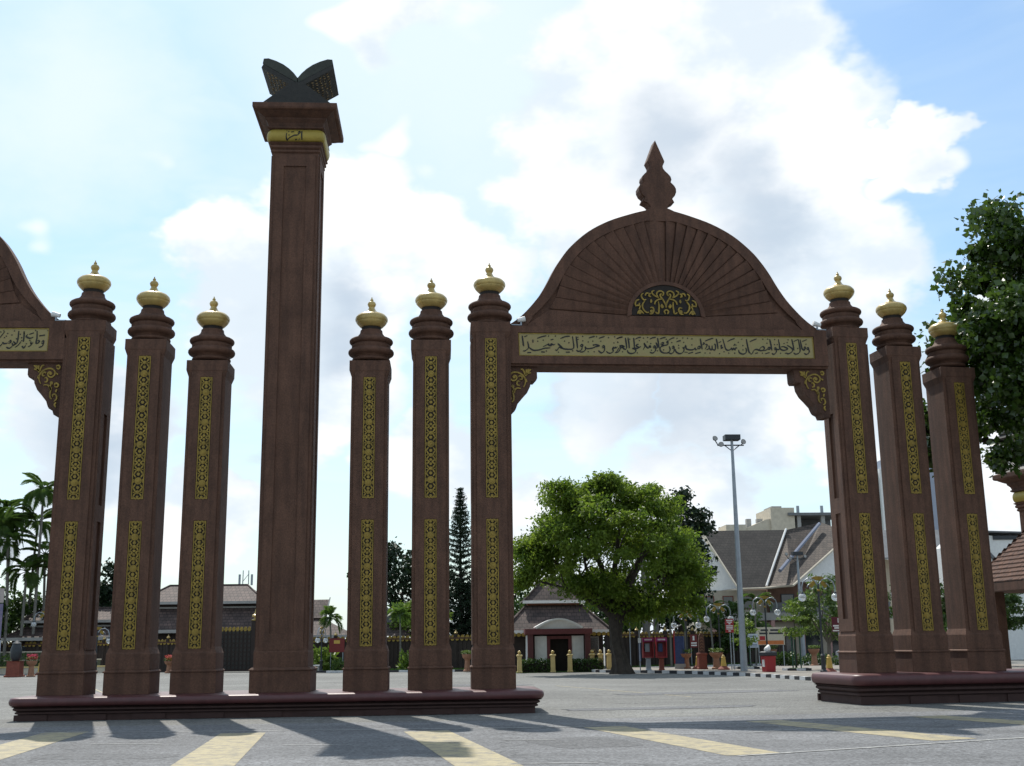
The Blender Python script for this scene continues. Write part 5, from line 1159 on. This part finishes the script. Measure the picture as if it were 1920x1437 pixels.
tree('pale_tree', (2.6, 61.5, 0), (2.3, 60.5, 3.6), (2.1, 1.6, 1.3), 26, 120, .22, L_LIME, 'yellow-green leafy tree under the round dark one', group=G, trunk_r=.15, rad=.7)
tree('round_tree', (-24.0, 72, 0), (-24.5, 71, 5.0), (4.6, 3, 3.2), 80, 120, .28, L_DARK, 'dark dense tree behind the palms and terrace', group=G, trunk_r=.3, rad=1.0)
tree('round_tree', (-33, 66, .9), (-32.6, 65, 4.6), (3.6, 3, 2.6), 60, 120, .26, L_MID, 'sunlit leafy tree above the banners', group=G, trunk_r=.25, rad=.9)
tree('round_tree', (-28, 69, 0), (-28.5, 68, 3.4), (4.4, 2.5, 2.4), 60, 120, .24, L_MID, 'low mid-green tree filling the space below the palm crowns', group=G, trunk_r=.2, rad=.9)
tree('round_tree', (-29, 108, 0), (-29, 107, 5.2), (5, 3, 1.8), 46, 110, .36, L_MID, 'far low tree beside the distant house', group=G, trunk_r=.2, rad=1.0)
for x, y, z, R, lab in ((24.7, 33.5, 3.5, 1.9, 'frangipani tree behind the lamp near the tallest sunlit column'), (30.3, 34, 3.3, 2.0, 'frangipani tree seen between the two taller sunlit columns'), (34.5, 35, 3.2, 2.1, 'frangipani tree seen between the two shorter sunlit columns'), (38.3, 31.5, 3.4, 2.4, 'frangipani tree under the tiled shelter eave'), (42, 38, 3.6, 3, 'frangipani tree farther off behind the shelter post')):
    tree('frangipani', (x, y, .1), (x, y, z), (R, R * .9, 1.65), 52, 90, .20, L_PALE if x < 30 else L_MID, lab, 'tree', 'frangipani trees', .13, .45, .5, trunk_m=mat('grey_bark', (.16, .14, .12), .9, .25), fork=.4, nl=10, aspect=.25)
for x, y, lab in ((25.0, 53.5, 'leafy shrub tree against the museum wall'), (40.0, 52, 'green bushy tree before the annex')):
    tree('bushy_tree', (x, y, 0), (x, y, 2.6), (2.2, 1.6, 1.6), 36, 110, .2, L_MID, lab, 'tree', None, .1, .3, .6)

# conifer with whorled branches
cf = empty('conifer', (5.5, 65.5, 0), 0, 'slender dark conifer with whorled branches rising between two columns', 'tree')
tr = MB().tube([(0, 0, 0), (0, 0, 14.2)], [.22, .02], 8); mk('trunk', tr, BARK, cf)
P = []; bm_ = MB(); z = 1.2
while z < 14.1:
    L = max(.12, 2.5 * (1 - (z - 1.2) / 13.2) ** .85) * rng.uniform(.8, 1.15); n = 7; a0 = rng.random() * 6
    for k in range(n):
        a = a0 + 2 * PI * k / n + rng.uniform(-.15, .15); e = Vector((math.cos(a) * L, math.sin(a) * L, L * rng.uniform(.18, .42)))
        bm_.tube([(0, 0, z), tuple(e * .5 + Vector((0, 0, z - .04 * L))), tuple(e + Vector((0, 0, z)))], [.03, .02, .006], 4)
        m_ = int(16 + 70 * L)
        for _ in range(m_):
            t = rng.random() ** .7; q = e * t; P.append((q.x + rng.gauss(0, .07), q.y + rng.gauss(0, .07), z + q.z - .16 * L * t * (1 - t) + rng.gauss(0, .05)))
    z += .40 + .12 * rng.random() if z < 10 else .32
mk('branches', bm_, BARK, cf)['kind'] = 'stuff'
put('needles', leaf_mesh('needles', np.array(P), .17, L_DARK, -.35, .16), cf)
tree('round_tree', (6.6, 67.5, 0), (6.2, 67, 4.2), (3.4, 2, 3.2), 60, 120, .25, L_DARK, 'dark tree massed around the foot of the conifer', group=G, trunk_r=.2, rad=.8)

# palms
def frond_mesh(L, droop, nl, lw, ll, seed):
    q = random.Random(seed); mb = MB(); pts = []
    for i in range(11):
        t = i / 10; pts.append(Vector((L * (t - .18 * droop * t * t), 0, L * (.62 * t - droop * .85 * t * t))))
    mb.tube(pts, [.035 * (1 - .8 * i / 10) for i in range(11)], 4)
    for i in range(nl):
        t = .16 + .84 * i / nl; k = t * 10; j = min(int(k), 9); p = pts[j].lerp(pts[j + 1], k - j); tg = (pts[j + 1] - pts[j]).normalized()
        for s in (-1, 1):
            le = ll * (math.sin(PI * min(1, .12 + t * .95)) * .8 + .25) * q.uniform(.85, 1.1)
            side = Vector((0, s, 0)); d = (tg * .65 + side * .75 + Vector((0, 0, .12))).normalized(); e = p + d * le + Vector((0, 0, -le * le * .32)); m2 = p + d * le * .5 + Vector((0, 0, .02)); w = Vector((-d.y, d.x, 0)).normalized() * lw
            mb.add([p, m2 + w, e, m2 - w], [(0, 1, 2), (0, 2, 3)])
    return mesh_data('frond', mb, L_PALM)
FRA = [frond_mesh(2.6, .95, 26, .06, .8, 1), frond_mesh(2.5, .7, 26, .06, .85, 2), frond_mesh(2.4, 1.25, 26, .06, .8, 3)]
FRB = [frond_mesh(1.55, .95, 18, .045, .5, 4), frond_mesh(1.45, .75, 18, .045, .52, 5), frond_mesh(1.5, 1.2, 18, .045, .5, 6)]
def palm(loc, h, lean, FR, n, label, group, tr=.11, sheath=True):
    r = empty('palm', loc, rng.random() * 6, label, 'palm tree', group)
    P = [(lean[0] * (t ** 1.6), lean[1] * (t ** 1.6), h * t) for t in [i / 8 for i in range(9)]]
    mk('trunk', MB().tube(P, [tr * 1.25 - tr * .35 * i / 8 for i in range(9)], 9), BARKP, r, smooth=True)
    top = Vector(P[-1])
    mk('crownshaft', MB().tube([top - Vector((0, 0, .1)), top + Vector((0, 0, .55))], [tr * 1.1, tr * .5], 8), mat('green_sheath', (.06, .10, .03), .5, .2), r, smooth=True)
    for k in range(n):
        el = rng.uniform(-1.0, .5) if k > 3 else rng.uniform(.4, 1.0)
        put('frond', FR[k % 3], r, tuple(top + Vector((0, 0, .4))), (0, -el * .8, 2 * PI * k / n * 1.618 * 3 + rng.uniform(-.3, .3)), (1, 1, 1))
PG = 'tall slim palms'
for x, y, h, lab in ((-27.4, 64.5, 13.6, 'tallest slim palm of the clump, rising clear beside the outermost column'), (-29.6, 64.9, 11.9, 'slim palm in the clump, below the tallest one'), (-31.0, 65.2, 11.6, 'slim palm at the outer side of the clump'), (-28.6, 66.5, 11.2, 'slim palm in the middle of the clump behind the others'), (-27.2, 66.2, 8.6, 'shorter slim palm tucked behind the tallest one'), (-25.6, 66.8, 6.6, 'low young palm hidden next to the outermost column'), (-32.4, 66, 9.4, 'lower slim palm at the clump\'s outer edge'), (-30.4, 63.6, 10.6, 'slim palm leaning out in front of the clump'), (-29.2, 63.8, 9.6, 'slim palm crowded between taller ones'), (-31.6, 64.0, 8.4, 'half-height palm low in front of the clump'), (-28.2, 64.2, 7.2, 'half-height palm below the tallest one\'s crown')):
    palm((x, y, .9), h - .9, (rng.uniform(-.5, .5), rng.uniform(-.4, .4)), FRA, 13, lab, PG, .10)
PB = 'small garden palms'
for x, y, h, lab in ((-3.35, 51.2, 3.1, 'small garden palm behind the dark red board'), (1.25, 50.8, 3.2, 'small garden palm between the two columns beside the round tree'), (-5.6, 52, 2.9, 'small garden palm just beside the tall pillar'), (17.3, 46.9, 3.0, 'small garden palm behind the phone booths'), (20.2, 49.2, 3.2, 'small garden palm behind the twin-globe lamp by the kiosk'), (22.4, 51.0, 3.3, 'small garden palm behind the red notice'), (25.6, 52.0, 3.9, 'small garden palm beside the floodlight mast'), (19.0, 48.4, 2.8, 'small garden palm behind the carved stele')):
    palm((x, y, .03), h, (rng.uniform(-.15, .15), rng.uniform(-.15, .15)), FRB, 10, lab, PB, .06)
for x, y, h, lab in ((18.6, 55.5, 8.5, 'pale straight palm trunk behind the booths, the one nearer the big tree'), (19.5, 56.2, 9.5, 'pale straight palm trunk behind the kiosk, the one farther from the big tree')):
    r = empty('royal_palm', (x, y, 0), 0, lab, 'palm tree', 'pale straight palm trunks')
    mk('trunk', MB().tube([(0, 0, 0), (0, 0, h * .5), (0, 0, h)], [.24, .20, .17], 10), BARKP, r, smooth=True)
    for k in range(7): put('frond', FRA[k % 3], r, (0, 0, h), (0, rng.uniform(-.4, .3), k * .9))

# saplings with layered crowns between green stakes
for x, y, lab, s in ((21.05, 37.0, 'young layered sapling between green stakes by the timber wall', .85), (22.31, 31.6, 'young layered sapling between green stakes beside the red bin', 1.1)):
    r = empty('sapling', (x, y, .2), 0, lab, 'sapling', 'staked saplings')
    mk('trunk', MB().tube([(0, 0, 0), (.02, 0, 1.4), (0, .02, 3.0 * s)], [.035, .03, .01], 6), BARK, r)
    P = []
    for z, R in ((1.55, .55), (1.75, .75), (2.3, .8), (2.75, .6), (3.05, .3)):
        for _ in range(int(260 * R)):
            a, q = rng.random() * 6.28, rng.random() ** .5 * R; P.append((q * math.cos(a), q * math.sin(a), z * s + rng.gauss(0, .06) + .10 * q))
    put('crown', leaf_mesh('crown', np.array(P), .13, L_LIME, 0, .3), r)
    st = empty('sapling_stakes', (x, y, .2), 0, 'green stakes around the ' + lab[6:], 'stakes', 'green sapling stakes')
    for dx, dy in ((-.22, -.1), (.2, -.12), (.02, .22)): pole('stake', st, dx, dy, 0, 1.85 * s, .035, .035, GREENP, 6)
# thin sticks near the tree trunk
for x, y, h, lab in ((14.3, 35.6, 4.3, 'thin pale pole leaning against the crown of the big tree'), (14.9, 36.1, 2.2, 'short thin pole with a small white box near the big trunk')):
    r = empty('thin_pole', (x, y, .13), 0, lab, 'pole'); pole('shaft', r, 0, 0, 0, h, .03, .025, METAL, 6)
    if h < 3: mk('meter_box', B(-.08, .08, -.09, -.02, 1.5, 1.75), WHITE, r)

# shrubs and hedges
def shrub(name, loc, r_, n, size, m, label, cat='shrub', group='garden shrubs', droop=-.5, aspect=.2):
    r = empty(name, loc, 0, label, cat, group); P = in_ellipsoid(n, (0, 0, r_[2] * .55), r_, .2, -.6)
    put('leaves', leaf_mesh('leaves', P, size, m, droop, aspect), r)
    tm = MB()
    for k in range(7):
        q = P[k * 7]; tm.tube([(q[0] * .2, q[1] * .2, 0), (q[0] * .8, q[1] * .8, q[2])], [.025, .008], 5)
    mk('stems', tm, BARK, r)
shrub('heliconia', (-4.0, 51.0, .03), (1.1, .7, 1.0), 420, .42, L_LIME, 'lush bright green long-leaved bush behind the white bench')
shrub('heliconia', (-5.6, 51.3, .03), (1.0, .7, .9), 360, .42, L_LIME, 'bright green long-leaved bush at the foot of the tall pillar')
shrub('heliconia', (-2.6, 50.2, .03), (.7, .5, .5), 200, .28, L_PALE, 'low pale bush under the dark red board')
shrub('heliconia', (1.9, 50.0, .03), (.8, .5, .8), 300, .34, L_LIME, 'bright bush on the grass between the two columns nearest the whole arch')
shrub('heliconia', (-.2, 49.6, .03), (.5, .4, .45), 160, .24, L_PALE, 'small pale bush beside the small garden palm')
for x, w, lab in ((9.5, .85, 'clipped dark hedge before the gatehouse on the column side of the door'), (12.5, .95, 'clipped dark hedge before the gatehouse on the tree side of the door')):
    r = empty('hedge', (x, 40.6, .03), 0, lab, 'hedge', 'gatehouse hedges')
    P = np.stack([NR.uniform(-w, w, 2400), NR.uniform(-.3, .3, 2400), NR.uniform(0, .72, 2400) + NR.normal(0, .04, 2400)], 1)
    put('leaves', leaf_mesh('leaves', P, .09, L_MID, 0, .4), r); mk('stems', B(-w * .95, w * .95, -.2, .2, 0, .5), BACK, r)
for x, y, R, lab in ((-27.5, 61.5, (3.6, .7, .7), 'leafy low planting along the garden terrace'), (29.5, 50.5, (1.6, .6, .5), 'low clipped shrub beyond the pavement near the planter'), (26.6, 48.0, (1.0, .5, .6), 'bonsai-like shrub with flat clipped pads near the signboard')):
    shrub('low_shrub', (x, y, .4 if x < 0 else .03), R, 900, .14, L_MID, lab, droop=0, aspect=.4)
